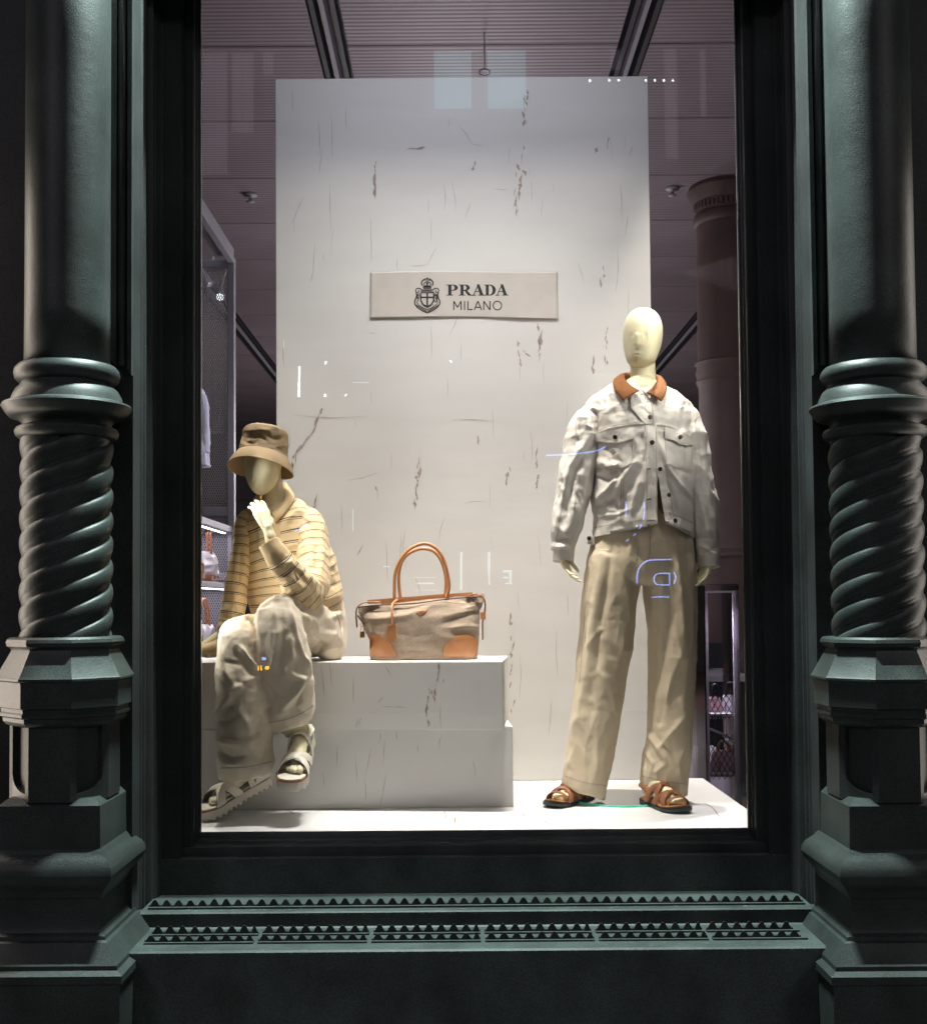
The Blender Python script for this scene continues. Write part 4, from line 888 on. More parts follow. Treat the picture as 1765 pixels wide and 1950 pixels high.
# sleeves
slf = [([(360, 830), (345, 960)], 5, -9), ([(440, 870), (300, 1110), (240, 1380), (200, 1560)], 5, 9), ([(430, 980), (330, 1140), (290, 1330), (265, 1500)], 6, -8), ([(350, 780), (430, 790)], 5, 6), ([(400, 830), (450, 860)], 4, 5), ([(250, 1180), (215, 1350)], 5, -5), ([(240, 1520), (320, 1620)], 4, 5), ([(200, 1600), (320, 1570)], 4, -6), ([(190, 1640), (310, 1640)], 4, 6), ([(330, 1300), (300, 1480)], 4, 5),
       ([(1120, 860), (1135, 1000)], 4, 5), ([(1140, 880), (1170, 1100), (1180, 1300)], 5, -6), ([(1170, 1330), (1215, 1560), (1230, 1620)], 5, 9), ([(1130, 1400), (1150, 1600)], 4, 5), ([(1200, 1250), (1260, 1500)], 4, 5), ([(1150, 1620), (1280, 1700)], 4, 6), ([(1160, 1580), (1240, 1580)], 3, -5), ([(1140, 1000), (1180, 1050)], 4, 5), ([(1190, 1680), (1280, 1640)], 3, -4)]
for spec, cuff, nm in (([(1142, 782, .46, 15, .04), (1128, 796, .46, 27, .062), (1116, 822, .46, 33, .078), (1107, 855, .46, 33, .08), (1098, 900, .455, 33, .078), (1089, 950, .45, 32, .072), (1080, 1000, .44, 29, .064), (1074, 1035, .435, 22, .052), (1073, 1048, .435, 20, .048)], [(1073.5, 1045, .435, 20.5, .050), (1073, 1056, .435, 20, .049), (1072.5, 1069, .433, 19.5, .047)], 0),
                       ([(1290, 782, .46, 15, .04), (1302, 796, .46, 26, .062), (1312, 822, .46, 28, .078), (1320, 855, .46, 27, .08), (1327, 900, .455, 28, .078), (1337, 960, .45, 26, .07), (1345, 1010, .44, 21.5, .058), (1348, 1045, .435, 20.5, .05), (1349, 1058, .435, 19.5, .048)], [(1349, 1056, .435, 20.3, .050), (1350, 1067, .435, 20, .049), (1350.5, 1080, .433, 19.3, .047)], 1)):
    P, s = rows2ring(spec, 150, 110); o, Vs, Fs = cloth('sleeve', P, M['denim'], jk, slf, [((14, 14, 9), 8, 2.2), ((30, 30, 20), 3.5, 5), ((60, 60, 50), 1.0, 1)], c3, K=1.4)
    bs = bvh_of(Vs, Fs)
    P, s = rows2ring(cuff, 24, 90, open_end=1); cloth('cuff', P, M['denim'], jk, (), [((30, 30, 40), 1.8, 2.2)], c3)
    if nm == 0: ribbonpx('seam', bs, [(1098, 800), (1092, 860), (1076, 930), (1064, 1000), (1057, 1040)], 1.4, M['thread'], jk, .0006, .4)
    ribbonpx('seam', bs, [(1072.5 - 18 + 0, 1047), (1072.5, 1049), (1072.5 + 18, 1047)] if nm == 0 else [(1331, 1058), (1349, 1060), (1366, 1058)], 1.4, M['thread'], jk, .0006, .4)
# yoke seams, pockets, placket, waistband, buttons
rb = lambda name, pts, w_, m, lift, **k: ribbonpx(name, bj, [c3(*a) for a in pts], w_, m, jk, lift, .33, **k)
rb('yoke_seam', [(470, 888), (560, 855), (680, 832), (780, 822), (860, 828)], 4.5, M['denim'], .0035, crown=.001); rb('yoke_seam', [(860, 830), (930, 835), (1000, 858), (1080, 905)], 4.5, M['denim'], .0035, crown=.001)
rb('seam', [(470, 880), (560, 847), (680, 824), (780, 814), (860, 820)], 1.2, M['thread'], .0045); rb('seam', [(655, 1120), (650, 1280), (648, 1470)], 1.2, M['thread'], .0012); rb('seam', [(640, 1130), (634, 1280), (632, 1470)], 1.2, M['thread'], .0012)
rb('seam', [(345, 765), (380, 740), (420, 800), (440, 900), (438, 1000)], 1.3, M['thread'], .0012); rb('seam', [(1155, 775), (1110, 830), (1095, 900), (1105, 980)], 1.3, M['thread'], .0012)
P1 = lambda name, pts, lift=.004, m='denim', **k: patchpx(name, bj, [c3(*a) for a in pts], M[m], jk, lift, .33, **k)
P1('pocket', [(488, 955), (718, 935), (716, 1085), (620, 1135), (500, 1128), (445, 1090), (460, 1010)], .0035)
P1('pocket', [(925, 930), (1062, 1010), (1064, 1110), (1010, 1120), (940, 1090)], .0035)
P1('pocket_flap', [(472, 893), (590, 868), (716, 850), (718, 935), (660, 944), (600, 962), (540, 950), (475, 945)], .008); P1('pocket_flap', [(925, 850), (1010, 868), (1085, 915), (1103, 968), (1060, 972), (1020, 960), (975, 935), (922, 925)], .008)
rb('seam', [(500, 1118), (620, 1122), (706, 1076), (708, 960)], 1.2, M['thread'], .0048); rb('seam', [(480, 937), (600, 952), (712, 926)], 1.1, M['thread'], .0093); rb('seam', [(930, 918), (1020, 950), (1095, 962)], 1.1, M['thread'], .0093)
P1('placket', [(795, 835), (873, 830), (876, 1000), (873, 1250), (874, 1480), (800, 1480), (790, 1250), (792, 1000)], .0045, sub=14)
rb('seam', [(806, 850), (802, 1100), (808, 1460)], 1.1, M['thread'], .0055); rb('seam', [(866, 850), (868, 1100), (866, 1460)], 1.1, M['thread'], .0055)
rb('placket', [(893, 1085), (901, 1130), (919, 1240), (934, 1340), (958, 1495)], 16, M['denim'], .005)
rb('seam', [(930, 1130), (955, 1260), (965, 1350), (985, 1480)], 1.1, M['thread'], .0065)
rb('waistband', [(455, 1560), (600, 1532), (740, 1510), (873, 1502)], 17, M['denim'], .006); rb('seam', [(460, 1516), (600, 1490), (740, 1470), (872, 1464)], 1.2, M['thread'], .0072)
rb('waistband', [(950, 1452), (1010, 1480), (1060, 1500), (1105, 1520)], 16, M['denim'], .006); rb('seam', [(945, 1412), (1010, 1440), (1105, 1484)], 1.2, M['thread'], .0072)
V_, F_ = bevbox(*tuple(W(1119, 1037, .40)), *tuple(W(1131, 1021, .41)), .001); mk('side_tab', V_, F_, M['denim'], jk, False)
V_, F_ = lathe([(.001, -.003), (.008, -.002), (.008, .002), (.001, .003)], 0, 0, 14); V_ = [(v[0], v[2], v[1]) for v in V_]; qq = W(1121.5, 1025, .397); V_ = [tuple(Vector(v) + qq) for v in V_]; mk('button', V_, F_, M['button'], jk)
# collar stand flap at the neck
P1('placket', [(700, 640), (770, 598), (815, 640), (842, 700), (852, 790), (856, 826), (790, 824), (700, 720)], .0065)
rb('seam', [(772, 605), (812, 650), (838, 712), (848, 820)], 1.2, M['thread'], .0085)
for i, (x, y, r) in enumerate([(822, 785, .0085), (839, 950, .0085), (893, 1125, .008), (948, 1300, .008), (988, 1470, .0085), (598, 915, .0085), (1024, 917, .008), ]):
    q = c3(x, y); discpx('button', bj, q[0], q[1], r, M['button'], jk, .0125 if i in (5, 6) else .009 if i in (0, 1) else .0075, .34)
for (x, y) in ((815, 1125), (818, 1325), (830, 1508), (775, 632)):
    rb('buttonhole', [(x - 14, y + 3), (x + 14, y - 3)], 1.8, M['button'], .0065 if y < 1500 else .009, n=6)
# corduroy collar: two leaves wrapped round the neck
def collar_leaf(outer, inner, m, par, lift=.002, name='collar'):
    """outer/inner: lists of (px,py,Y) along the leaf"""
    a = cr([tuple(W(*q)) for q in outer], 30); b = cr([tuple(W(*q)) for q in inner], 30); G = []
    for i in range(30):
        row = []
        for k in range(9):
            t = k / 8; p = a[i] * t + b[i] * (1 - t); p = p + np.array([0, -.010 * math.sin(math.pi * t), .004 * math.sin(math.pi * t)]); row.append(p)
        G.append(row)
    V, F = grid(np.array(G)); o = mk(name, V, F, m, par); md = o.modifiers.new('s', 'SOLIDIFY'); md.thickness = .005; md.offset = 0; return o
collar_leaf([(1182, 715, .50), (1170, 722, .44), (1168, 736, .375), (1178, 752, .345), (1186, 763, .335)], [(1196, 713, .50), (1190, 712, .45), (1190, 722, .40), (1201, 735, .372), (1217, 744, .345)], M['cord'], jk)
collar_leaf([(1252, 718, .50), (1264, 724, .44), (1269, 738, .375), (1266, 752, .345), (1259, 764, .335)], [(1246, 716, .50), (1250, 718, .45), (1249, 726, .41), (1243, 738, .38), (1231, 748, .35)], M['cord'], jk)
collar_leaf([(1182, 715, .50), (1200, 708, .545), (1224, 707, .555), (1250, 713, .53), (1256, 720, .49)], [(1185, 730, .50), (1200, 728, .55), (1224, 728, .56), (1250, 730, .54), (1258, 735, .49)], M['cord'], jk)
sandal(MsL, sm, 'brown'); sandal(MsR, sm, 'brown')
# round glass foot plate
gc = FL(1182, 1522, FLOOR)
gp = thing('glass_base', tuple(gc), 'round clear glass base plate with green edge between the brown sandals', 'base plate')
V, F = lathe([(.001, FLOOR + .0075), (.188, FLOOR + .0075)], gc.x, gc.y, 96, False); mk('plate', V, F, M['acrylic'], gp, False)
V, F = lathe([(.188, FLOOR + .0005), (.190, FLOOR + .001), (.190, FLOOR + .007), (.188, FLOOR + .0075)], gc.x, gc.y, 96, False); mk('edge', V, F, M['green'], gp)

# ================================================================== SEATED MANNEQUIN
c1 = lambda x, y: (380 + x / 3.9, 780 + y / 3.9)
c2 = lambda x, y: (370 + x / 3.9, 1100 + y / 3.9)
se = thing('mannequin', tuple(W(600, 1250, .5)), 'seated cream mannequin in striped shirt and khaki bucket hat, hand at its chin', 'mannequin', 'dressed mannequins')
tA = FL(396, 1563, FLOOR); hA = tA + Vector((.185, .165, .095)); MsA = frame(hA + Vector((0, 0, .002)), tA - hA, (-.25, -.2, 1))
tB = W(557, 1502, .02); hB = tB + Vector((.012, .24, .085)); MsB = frame(hB, tB - hB, (0, 0, 1))
B = [lo([(505, 826, .335, 8, .02), (505, 832, .335, 22, .05), (504, 848, .335, 32, .074), (502, 870, .325, 35, .086), (499.5, 890, .31, 35, .088), (497.5, 906, .297, 31, .079), (495.5, 920, .285, 24, .066), (494.5, 931, .277, 16, .046), (494, 937.5, .272, 7, .02)], 50, 48, ex=2.1),
     lo([(515, 895, .37, 19, .05), (518, 925, .385, 20, .052), (521, 950, .40, 23, .055), (523, 965, .41, 35, .065), (525, 985, .42, 58, .075), (530, 1030, .42, 64, .08), (545, 1100, .45, 60, .08), (565, 1180, .48, 62, .09), (600, 1225, .5, 50, .08)], 50, 40)]
B += chain(ptp([(472, 1000, .40, .042), (452, 1100, .35, .034), (432, 1205, .31, .024), (380, 1238, .28, .02)])) + hand(W(390, 1236, .29), (-1, -.15, -.05), (0, 0, -1), .17, (.1, .1, .1), 1)
B += chain(ptp([(585, 1000, .40, .042), (590, 1125, .26, .034), (556, 1098, .14, .028), (524, 1052, .10, .0225), (516, 1030, .10, .0195), (510, 1006, .10, .0175)]))
wq = W(510, 1008, .10); B += hand(wq, W(484, 942, .155) - wq, (-.5, .85, -.1), .160, (.12, .30, .30), -1, .055, .88, 1.0)
B += chain(ptp([(600, 1205, .5, .075), (533, 1175, .14, .05), (547, 1380, .16, .035)])) + chain(ptp([(590, 1215, .5, .075), (460, 1222, .14, .05), (450, 1440, .13, .035)]))
B += chain([(W(547, 1380, .16), .03), (MsB @ Vector((.055, 0, .12)), .028)]) + foot_parts(MsB, .28, .043, MsB @ Vector((.05, 0, .13)))
B += chain([(W(447, 1440, .13), .03), (MsA @ Vector((.06, 0, .13)), .028)]) + foot_parts(MsA, .28, .043, MsA @ Vector((.055, 0, .13)))
V, F = fuse(join(*B), .0026, 3)
face = [([(484, 885), (483, 900), (482, 910)], 4.5, 6), ([(481, 911), (484, 912)], 5, 4), ([(470, 888), (475, 889)], 7, -1.5), ([(494, 889), (502, 890)], 7, -1.5), ([(482, 921), (490, 922)], 3, 2.5), ([(483, 926), (490, 926)], 2.5, 2)]
V = fold(V, F, face, outward=True); mk('body', V, F, M['skin'], se)
# trousers
tk = [lo([(585, 1120, .5, 46, .11), (604, 1150, .5, 46, .12), (613, 1175, .5, 44, .13), (617, 1200, .5, 41.5, .14), (618, 1228, .5, 39, .13), (613, 1246, .5, 33, .11), (610, 1251, .5, 20, .06)], 40, 60)]
tk += chain(ptp([(610, 1195, .48, .085), (575, 1180, .30, .083), (536, 1172, .12, .077)])) + chain(ptp([(600, 1212, .48, .08), (520, 1205, .28, .075), (458, 1212, .12, .068)]))
tk += [lo([(532, 1152, .12, 34, .05), (531, 1175, .11, 43, .075), (534, 1210, .10, 46, .085), (541, 1255, .11, 51, .09), (547.5, 1305, .13, 50.5, .09), (550.5, 1350, .15, 48, .088), (549, 1382, .16, 42.5, .085)], 100, 80, side_x=True, shear=-.36, sh_from=.6)]
tk += [lo([(462, 1188, .13, 30, .05), (457, 1212, .12, 37, .075), (456, 1250, .11, 42, .085), (459, 1300, .10, 47, .09), (462, 1350, .10, 50, .09), (465, 1400, .105, 52.5, .09), (468, 1445, .115, 52, .088), (469.5, 1472, .125, 50, .086)], 100, 80, side_x=True, shear=-.14, sh_from=.8)]
V, F = fuse(join(*tk), .0056, 4)
sf = [([(580, 180), (620, 380), (600, 560), (560, 700)], 6, 7), ([(440, 200), (440, 320), (460, 440)], 5, -6), ([(500, 470), (480, 330), (500, 200)], 5, 5), ([(690, 170), (740, 380), (790, 560), (870, 700)], 4, 10), ([(640, 280), (660, 460), (640, 640), (620, 800)], 8, -6), ([(720, 420), (730, 600), (660, 740)], 6, 7), ([(620, 1010), (760, 850), (800, 750), (680, 700)], 6, 11), ([(560, 760), (620, 900), (560, 1000)], 6, -7), ([(500, 760), (570, 820)], 5, 5), ([(820, 800), (760, 960), (840, 1040)], 5, -7), ([(500, 930), (560, 950)], 4, 4), ([(880, 720), (870, 900)], 4, 5), ([(600, 1020), (700, 1000)], 4, 5),
      ([(560, 130), (640, 110), (700, 170)], 5, 5), ([(520, 560), (560, 640)], 5, -5),
      ([(330, 500), (470, 700)], 4, 10), ([(300, 540), (440, 720)], 5, -9), ([(220, 520), (240, 700), (300, 800)], 6, 6), ([(180, 700), (260, 860), (400, 760), (470, 740)], 6, 7), ([(180, 1060), (250, 1090), (310, 1020), (240, 930)], 6, -10), ([(170, 1020), (220, 930), (290, 900)], 5, 10), ([(300, 960), (380, 1050), (420, 1160)], 6, 5), ([(190, 1180), (300, 1210), (440, 1180), (520, 1120)], 6, -7), ([(180, 1220), (330, 1230), (410, 1290)], 5, 9), ([(190, 1300), (280, 1340), (380, 1320)], 6, -8), ([(400, 1290), (540, 1210)], 5, 6), ([(460, 900), (500, 1050), (420, 1180)], 7, -6), ([(520, 830), (500, 980)], 5, 5), ([(290, 760), (440, 830)], 5, -6), ([(200, 620), (340, 640)], 4, -4), ([(220, 1380), (350, 1390)], 4, 5),
      ([(870, 280), (900, 400), (1060, 430)], 6, 10), ([(1000, 300), (1090, 260)], 5, 8), ([(880, 420), (960, 500), (900, 580)], 6, -8), ([(820, 250), (840, 330), (820, 470)], 4, 8), ([(740, 160), (830, 260)], 4, -8), ([(1060, 430), (1100, 520)], 5, 5), ([(940, 540), (1060, 520)], 5, 4), ([(1110, 300), (1090, 400)], 3, -5), ([(370, 330), (430, 270)], 4, -5), ([(360, 300), (390, 240)], 4, 5)]
V = fold(V, F, sf, [((11, 11, 7), 6, 2.3), ((26, 26, 18), 3, 6.1), ((60, 60, 50), 1.0, 1.1)], c2, True, 1.5)
st = mk('trousers', V, F, M['chino2'], se); bt2 = bvh_of(V, F)
ribbonpx('hem', bt2, [(509, 1377), (545, 1370), (575, 1358), (596, 1344)], 1.8, M['thread'], st, .001, .1); ribbonpx('hem', bt2, [(419, 1463), (470, 1461), (519, 1450)], 1.8, M['thread'], st, .001, .1)
ribbonpx('seam', bt2, [(640, 1168), (648, 1190), (650, 1215)], 1.5, M['thread'], st, .001, .4)

# striped shirt material: navy line and thinner brown line every 34 mm, driven by the cloth's own length
def stripemat():
    m = weave(mat('striped_jersey', L(224, 196, 152), .85, bump=[(26, .4, .006), (120, .3, .0015)], sheen=.15), 1000); t = m.node_tree; n = t.nodes; b = n['Principled BSDF']
    at = n.new('ShaderNodeAttribute'); at.attribute_name = 'stripe'
    def math_(op, a, v, c=None):
        x = n.new('ShaderNodeMath'); x.operation = op; t.links.new(a, x.inputs[0]); x.inputs[1].default_value = v
        if c is not None: x.inputs[2].default_value = c
        return x.outputs[0]
    f = math_('MODULO', at.outputs['Fac'], .0345)
    a = math_('COMPARE', f, .006, .0015); c_ = math_('COMPARE', f, .0118, .0009); sl = math_('COMPARE', math_('MODULO', at.outputs['Fac'], .0023), .0005, .0004)
    mx0 = n.new('ShaderNodeMix'); mx0.data_type = 'RGBA'; mx0.inputs[6].default_value = L(222, 196, 152); mx0.inputs[7].default_value = L(230, 206, 166); t.links.new(sl, mx0.inputs[0])
    mx = n.new('ShaderNodeMix'); mx.data_type = 'RGBA'; mx.inputs[7].default_value = L(34, 34, 44); t.links.new(mx0.outputs[2], mx.inputs[6]); t.links.new(a, mx.inputs[0])
    mx2 = n.new('ShaderNodeMix'); mx2.data_type = 'RGBA'; mx2.inputs[7].default_value = L(84, 62, 50); t.links.new(mx.outputs[2], mx2.inputs[6]); t.links.new(c_, mx2.inputs[0]); t.links.new(mx2.outputs[2], b.inputs['Base Color']); return m
M['stripe'] = stripemat(); M['ribknit'] = mat('rib_knit', L(214, 186, 142), .9, bump=(240, .4, .001), sheen=.2)
P, s = rows2ring([(521, 955, .41, 24, .06), (524, 964, .415, 40, .075), (527, 974, .42, 57, .09), (529, 988, .42, 70, .1), (532, 1010, .42, 78, .11), (541, 1050, .43, 86, .12), (554, 1100, .45, 89, .125), (563, 1140, .46, 89, .13), (568, 1163, .47, 84, .13), (569, 1176, .475, 76, .12)], 170, 200)
tors = [([(300, 700), (330, 860), (300, 1000)], 6, 6), ([(360, 1080), (350, 1250), (348, 1420)], 4, 11), ([(330, 1000), (345, 1200)], 5, -9), ([(400, 850), (440, 1050), (470, 1300)], 6, -7), ([(430, 900), (500, 1100), (520, 1250)], 6, 7), ([(640, 850), (700, 760), (760, 760)], 5, 6), ([(620, 900), (640, 1050)], 6, 4), ([(680, 700), (830, 830)], 5, 5), ([(880, 1180), (1000, 1200)], 5, -7), ([(900, 1240), (1010, 1130)], 5, 7), ([(880, 1350), (1030, 1290)], 5, -6), ([(900, 1430), (1040, 1370)], 5, 7), ([(930, 1000), (990, 1080)], 5, -5), ([(870, 1500), (1000, 1440)], 4, -5), ([(940, 880), (970, 1000)], 5, 5)]
V, F = grid(P, True, True); V = fold(V, F[:-2], tors, [((9, 9, 9), 6, 4), ((22, 22, 18), 2.5, 1)], c1, True)
a_ = np.repeat(s, 200); xn = (V[:, 0] - V[:, 0].mean()); shv = a_ + .10 * xn * np.clip(a_ * 6, 0, 1) * 0 + .012 * np.sin(a_ * 9 + xn * 14)
sh1 = mk('shirt', V, F, M['stripe'], se, attr={'stripe': shv + .5}); bsh = bvh_of(V, F)
P, s = rows2ring([(486, 975, .40, 12, .03), (473, 992, .40, 20, .05), (466, 1015, .39, 20.5, .058), (460, 1060, .365, 20, .06), (451, 1113, .34, 20, .06), (445, 1160, .325, 22, .058), (438, 1195, .315, 23, .055), (430, 1220, .305, 19, .045), (424, 1236, .30, 12, .03)], 150, 90)
arm = [([(250, 1000), (210, 1300), (160, 1500)], 4, 5), ([(310, 1000), (290, 1300)], 5, -5), ([(330, 1060), (340, 1300)], 4, 5), ([(140, 1600), (250, 1640), (320, 1600)], 5, 7), ([(150, 1660), (240, 1700), (310, 1660)], 4, -8), ([(150, 1690), (220, 1780)], 4, 7), ([(170, 1540), (300, 1560)], 4, -5)]
cloth('sleeve', P, M['stripe'], sh1, arm, [((13, 13, 10), 5, 2.2), ((30, 30, 26), 1.8, 5)], c1, s=s + .51)
P, s = rows2ring([(450, 1216, .30, 12, .03), (436, 1226, .30, 19, .042), (415, 1234, .295, 17.5, .042), (395, 1238, .29, 14, .04), (372, 1240, .285, 10.5, .036), (362, 1241, .28, 10, .034)], 70, 60, open_end=1)
cloth('cuff', P, M['ribknit'], sh1, [], [((25, 25, 20), 4, 2.2)], c1)
P, s = rows2ring([(573, 975, .41, 14, .035), (584, 990, .40, 27, .055), (592, 1015, .38, 30, .066), (597, 1055, .34, 29, .07), (598, 1095, .29, 29, .07), (594, 1122, .25, 29, .066), (587, 1140, .23, 24, .055), (582, 1148, .225, 12, .03)], 140, 100)
arm2 = [([(700, 820), (780, 800), (840, 850)], 4, 7), ([(690, 860), (760, 1000)], 5, -5), ([(720, 1110), (800, 1200), (860, 1300)], 5, 9), ([(700, 1150), (760, 1230), (830, 1340)], 5, -9), ([(900, 900), (915, 1100), (890, 1250)], 4, 6), ([(860, 1020), (870, 1200)], 5, -5), ([(560, 1220), (700, 1250), (760, 1340)], 4, 9), ([(600, 1160), (700, 1180), (730, 1300)], 4, -9), ([(640, 1120), (760, 1200), (820, 1330)], 4, 8), ([(580, 1280), (690, 1310), (720, 1400)], 4, -7), ([(520, 1180), (620, 1170), (680, 1120)], 4, 7), ([(660, 1360), (720, 1320)], 4, 6), ([(760, 1380), (830, 1420)], 4, -6), ([(700, 1100), (760, 1040)], 5, 6)]
cloth('sleeve', P, M['stripe'], sh1, arm2, [((13, 13, 12), 6, 4.2), ((30, 30, 26), 2, 5)], c1, s=s + .505)
P, s = rows2ring([(600, 1146, .25, 12, .03), (592, 1138, .23, 27, .05), (575, 1122, .18, 31, .058), (560, 1104, .145, 28, .056), (546, 1084, .12, 25, .05), (534, 1067, .105, 23, .046), (529, 1060, .10, 20, .04)], 120, 90)
cloth('sleeve', P, M['stripe'], sh1, arm2, [((16, 16, 16), 8, 1.2), ((34, 34, 30), 3, 5)], c1, s=s + .5)
P, s = rows2ring([(534, 1067, .105, 24, .047), (527, 1057, .10, 23.5, .045), (519, 1045, .10, 22, .042), (512, 1034, .10, 21, .04)], 24, 80, open_end=1); cloth('cuff', P, M['ribknit'], sh1, [], [((40, 40, 40), 1.5, 2)], c1)
P, s = rows2ring([(566, 1122, .2, 10, .03), (584, 1140, .24, 20, .05), (598, 1150, .27, 15, .04)], 20, 30, ref=(0, 1, 0)); 
# shirt collar and placket opening
collar_leaf([(545, 921, .47), (555, 935, .44), (560, 950, .38), (545, 975, .32), (524, 996, .30)], [(540, 921, .46), (541, 935, .42), (541, 950, .375), (532, 965, .335), (519, 978, .31)], M['ribknit'], sh1)
collar_leaf([(490, 942, .44), (484, 950, .40), (484, 960, .35), (495, 975, .32), (514, 992, .30)], [(497, 940, .44), (494, 948, .40), (497, 958, .355), (506, 968, .33), (516, 978, .31)], M['ribknit'], sh1)
collar_leaf([(545, 921, .47), (530, 930, .52), (510, 935, .52), (490, 942, .45)], [(552, 945, .47), (530, 955, .53), (510, 957, .53), (486, 960, .45)], M['ribknit'], sh1)
patchpx('placket', bsh, [(515, 985), (528, 985), (534, 1010), (532, 1030), (518, 1030)], M['ribknit'], sh1, .003, .31)
# bucket hat
hc = W(500.5, 867, .33); MH = Matrix.Translation(hc) @ Matrix.Rotation(R(7.0), 4, 'Y') @ Matrix.Rotation(R(-11), 4, 'X')
prof = [(.002, .098), (.03, .0985), (.060, .0965), (.076, .090), (.0815, .078), (.0835, .05), (.086, .02), (.0885, .002)]
A = cr(np.array([(r, r * 1.12, z) for r, z in prof]), 70); th = np.linspace(0, 2 * np.pi, 140, endpoint=False)
P = np.stack([A[:, 0:1] * np.cos(th), A[:, 1:2] * np.sin(th), np.repeat(A[:, 2:3], 140, 1)], -1)
Pw = np.array([[MH @ Vector(q) for q in r_] for r_ in P])
hf = [([(370, 210), (440, 190), (500, 230)], 4, -8), ([(340, 240), (400, 260), (430, 210)], 5, -5), ([(480, 180), (560, 220), (620, 210)], 4, -6), ([(400, 280), (450, 240), (480, 280)], 6, 2), ([(590, 160), (620, 260)], 5, 5), ([(310, 200), (320, 270)], 5, 4), ([(540, 260), (600, 300)], 4, -4), ([(350, 160), (450, 150), (540, 160)], 4, 3)]
hatO, Vh, Fh = cloth('hat', Pw, M['hat'], se, hf, [((18, 18, 18), 4, 2), ((40, 40, 40), 1.2, 4)], c1)
rws = []
for t in np.linspace(0, 1, 74):
    rws.append((.0888 + .031 * t + .004 * math.sin(math.pi * t) + .0005 * abs(math.sin(t * math.pi * 9)), .002 - .056 * t))
rws += [(.1195, -.0555)] + [(.0868 + .031 * t + .004 * math.sin(math.pi * t), .001 - .056 * t) for t in np.linspace(1, 0, 14)]
P = np.array([[MH @ Vector((r * math.cos(a), r * 1.12 * math.sin(a), z + (-.006 * max(0, (.002 - z) / .056)) * math.cos(2 * a + .4))) for a in th] for r, z in rws])
V, F = grid(P, True, False); mk('brim', V, F, M['hat'], hatO)
V, F = tube([MH @ Vector((.0893 * math.cos(a), .0893 * 1.12 * math.sin(a), .0025)) for a in np.linspace(0, 2 * math.pi, 80)], .0014, 6); mk('seam', V, F, M['thread'], hatO)
sandal(MsA, se, 'white', 1); sandal(MsB, se, 'white', 1)

# ================================================================== HANDBAG
c5 = lambda x, y: (650 + x / 5.043, 1010 + y / 5.043)
bg_ = thing('handbag', tuple(W(806, 1255, .45)), 'large grey-brown flannel handbag with tan leather handles on the upper white block', 'handbag', None)
P, s = rows2ring([(806, 1255, .44, 97, .080), (806, 1252, .44, 100, .085), (807, 1240, .44, 101.5, .088), (808, 1215, .44, 103, .09), (806, 1195, .44, 107, .087), (803, 1175, .44, 112, .078), (802, 1158, .44, 117, .055), (802, 1147, .44, 119, .034), (802, 1143, .44, 118, .028)], 120, 200, ex=3.2, shear=-.105, sh_from=.35)
bf = [([(210, 850), (420, 850), (620, 825), (880, 735), (1060, 690)], 7, 13), ([(180, 770), (400, 760), (700, 740)], 8, -8), ([(1040, 940), (1180, 920), (1320, 930)], 5, 9), ([(950, 900), (1100, 860), (1250, 800), (1340, 780)], 7, -9), ([(1180, 760), (1290, 730)], 5, 8), ([(1190, 690), (1240, 700)], 4, -7), ([(450, 960), (700, 1030), (900, 1000)], 10, -4), ([(560, 1160), (800, 1150)], 9, 5), ([(240, 900), (290, 1000)], 5, 4)]
bo, Vb, Fb = cloth('bag_body', P, M['woven'], bg_, bf, [((9, 9, 9), 4, 2), ((22, 22, 22), 1.2, 4)], c5, K=.75)
bb = bvh_of(Vb, Fb)
cp_l = [(285, 1215), (275, 1100), (270, 1005), (300, 998), (350, 1003), (410, 1030), (460, 1075), (500, 1130), (525, 1180), (532, 1215)]
cp_r = [(972, 1215), (978, 1150), (1000, 1100), (1040, 1055), (1090, 1020), (1150, 1002), (1210, 998), (1260, 1015), (1300, 1050), (1303, 1130), (1280, 1215)]
for q in (cp_l, cp_r):
    cx_, cy_ = sum(a[0] for a in q) / len(q), sum(a[1] for a in q) / len(q)
    patchpx('corner_edge', bb, [c5(cx_ + (a - cx_) * 1.03, cy_ + (b - cy_) * 1.03) for a, b in q], M['darkedge'], bg_, .0012, .36, sub=3); patchpx('corner_patch', bb, [c5(*a) for a in q], M['tan'], bg_, .003, .36, sub=3)
def tubepx(name, pts, r, m, par, n=60, seg=10, flat=1.0, taper=None):
    A = cr(np.array([tuple(W(*q)) for q in pts]), n); V, F = tube([Vector(a) for a in A], r, seg, flat=flat, up=(0, 1, 0)); return mk(name, V, F, m, par)
tubepx('handle', [(751, 1142, .40), (751, 1125, .40), (752, 1095, .40), (760, 1070, .40), (775, 1050, .40), (790, 1040, .40), (808, 1035, .40), (826, 1041, .40), (840, 1056, .40), (848, 1075, .40), (853, 1098, .405), (855, 1118, .405), (850, 1140, .405)], .0062, M['tan'], bg_)
tubepx('handle', [(763, 1142, .475), (760, 1120, .475), (759, 1095, .475), (764, 1072, .475), (775, 1057, .475), (790, 1048, .475), (806, 1045, .475), (822, 1048, .475), (834, 1058, .475), (843, 1075, .475), (849, 1100, .475), (849, 1122, .475), (847, 1140, .475)], .0062, M['tan'], bg_)
V, F = join(*[tube([W(x, y, Y) for x, y, Y in q], .004, 8) for q in ([(725, 1147, .41), (775, 1146, .41), (830, 1141, .41), (885, 1136, .41)], )]); 
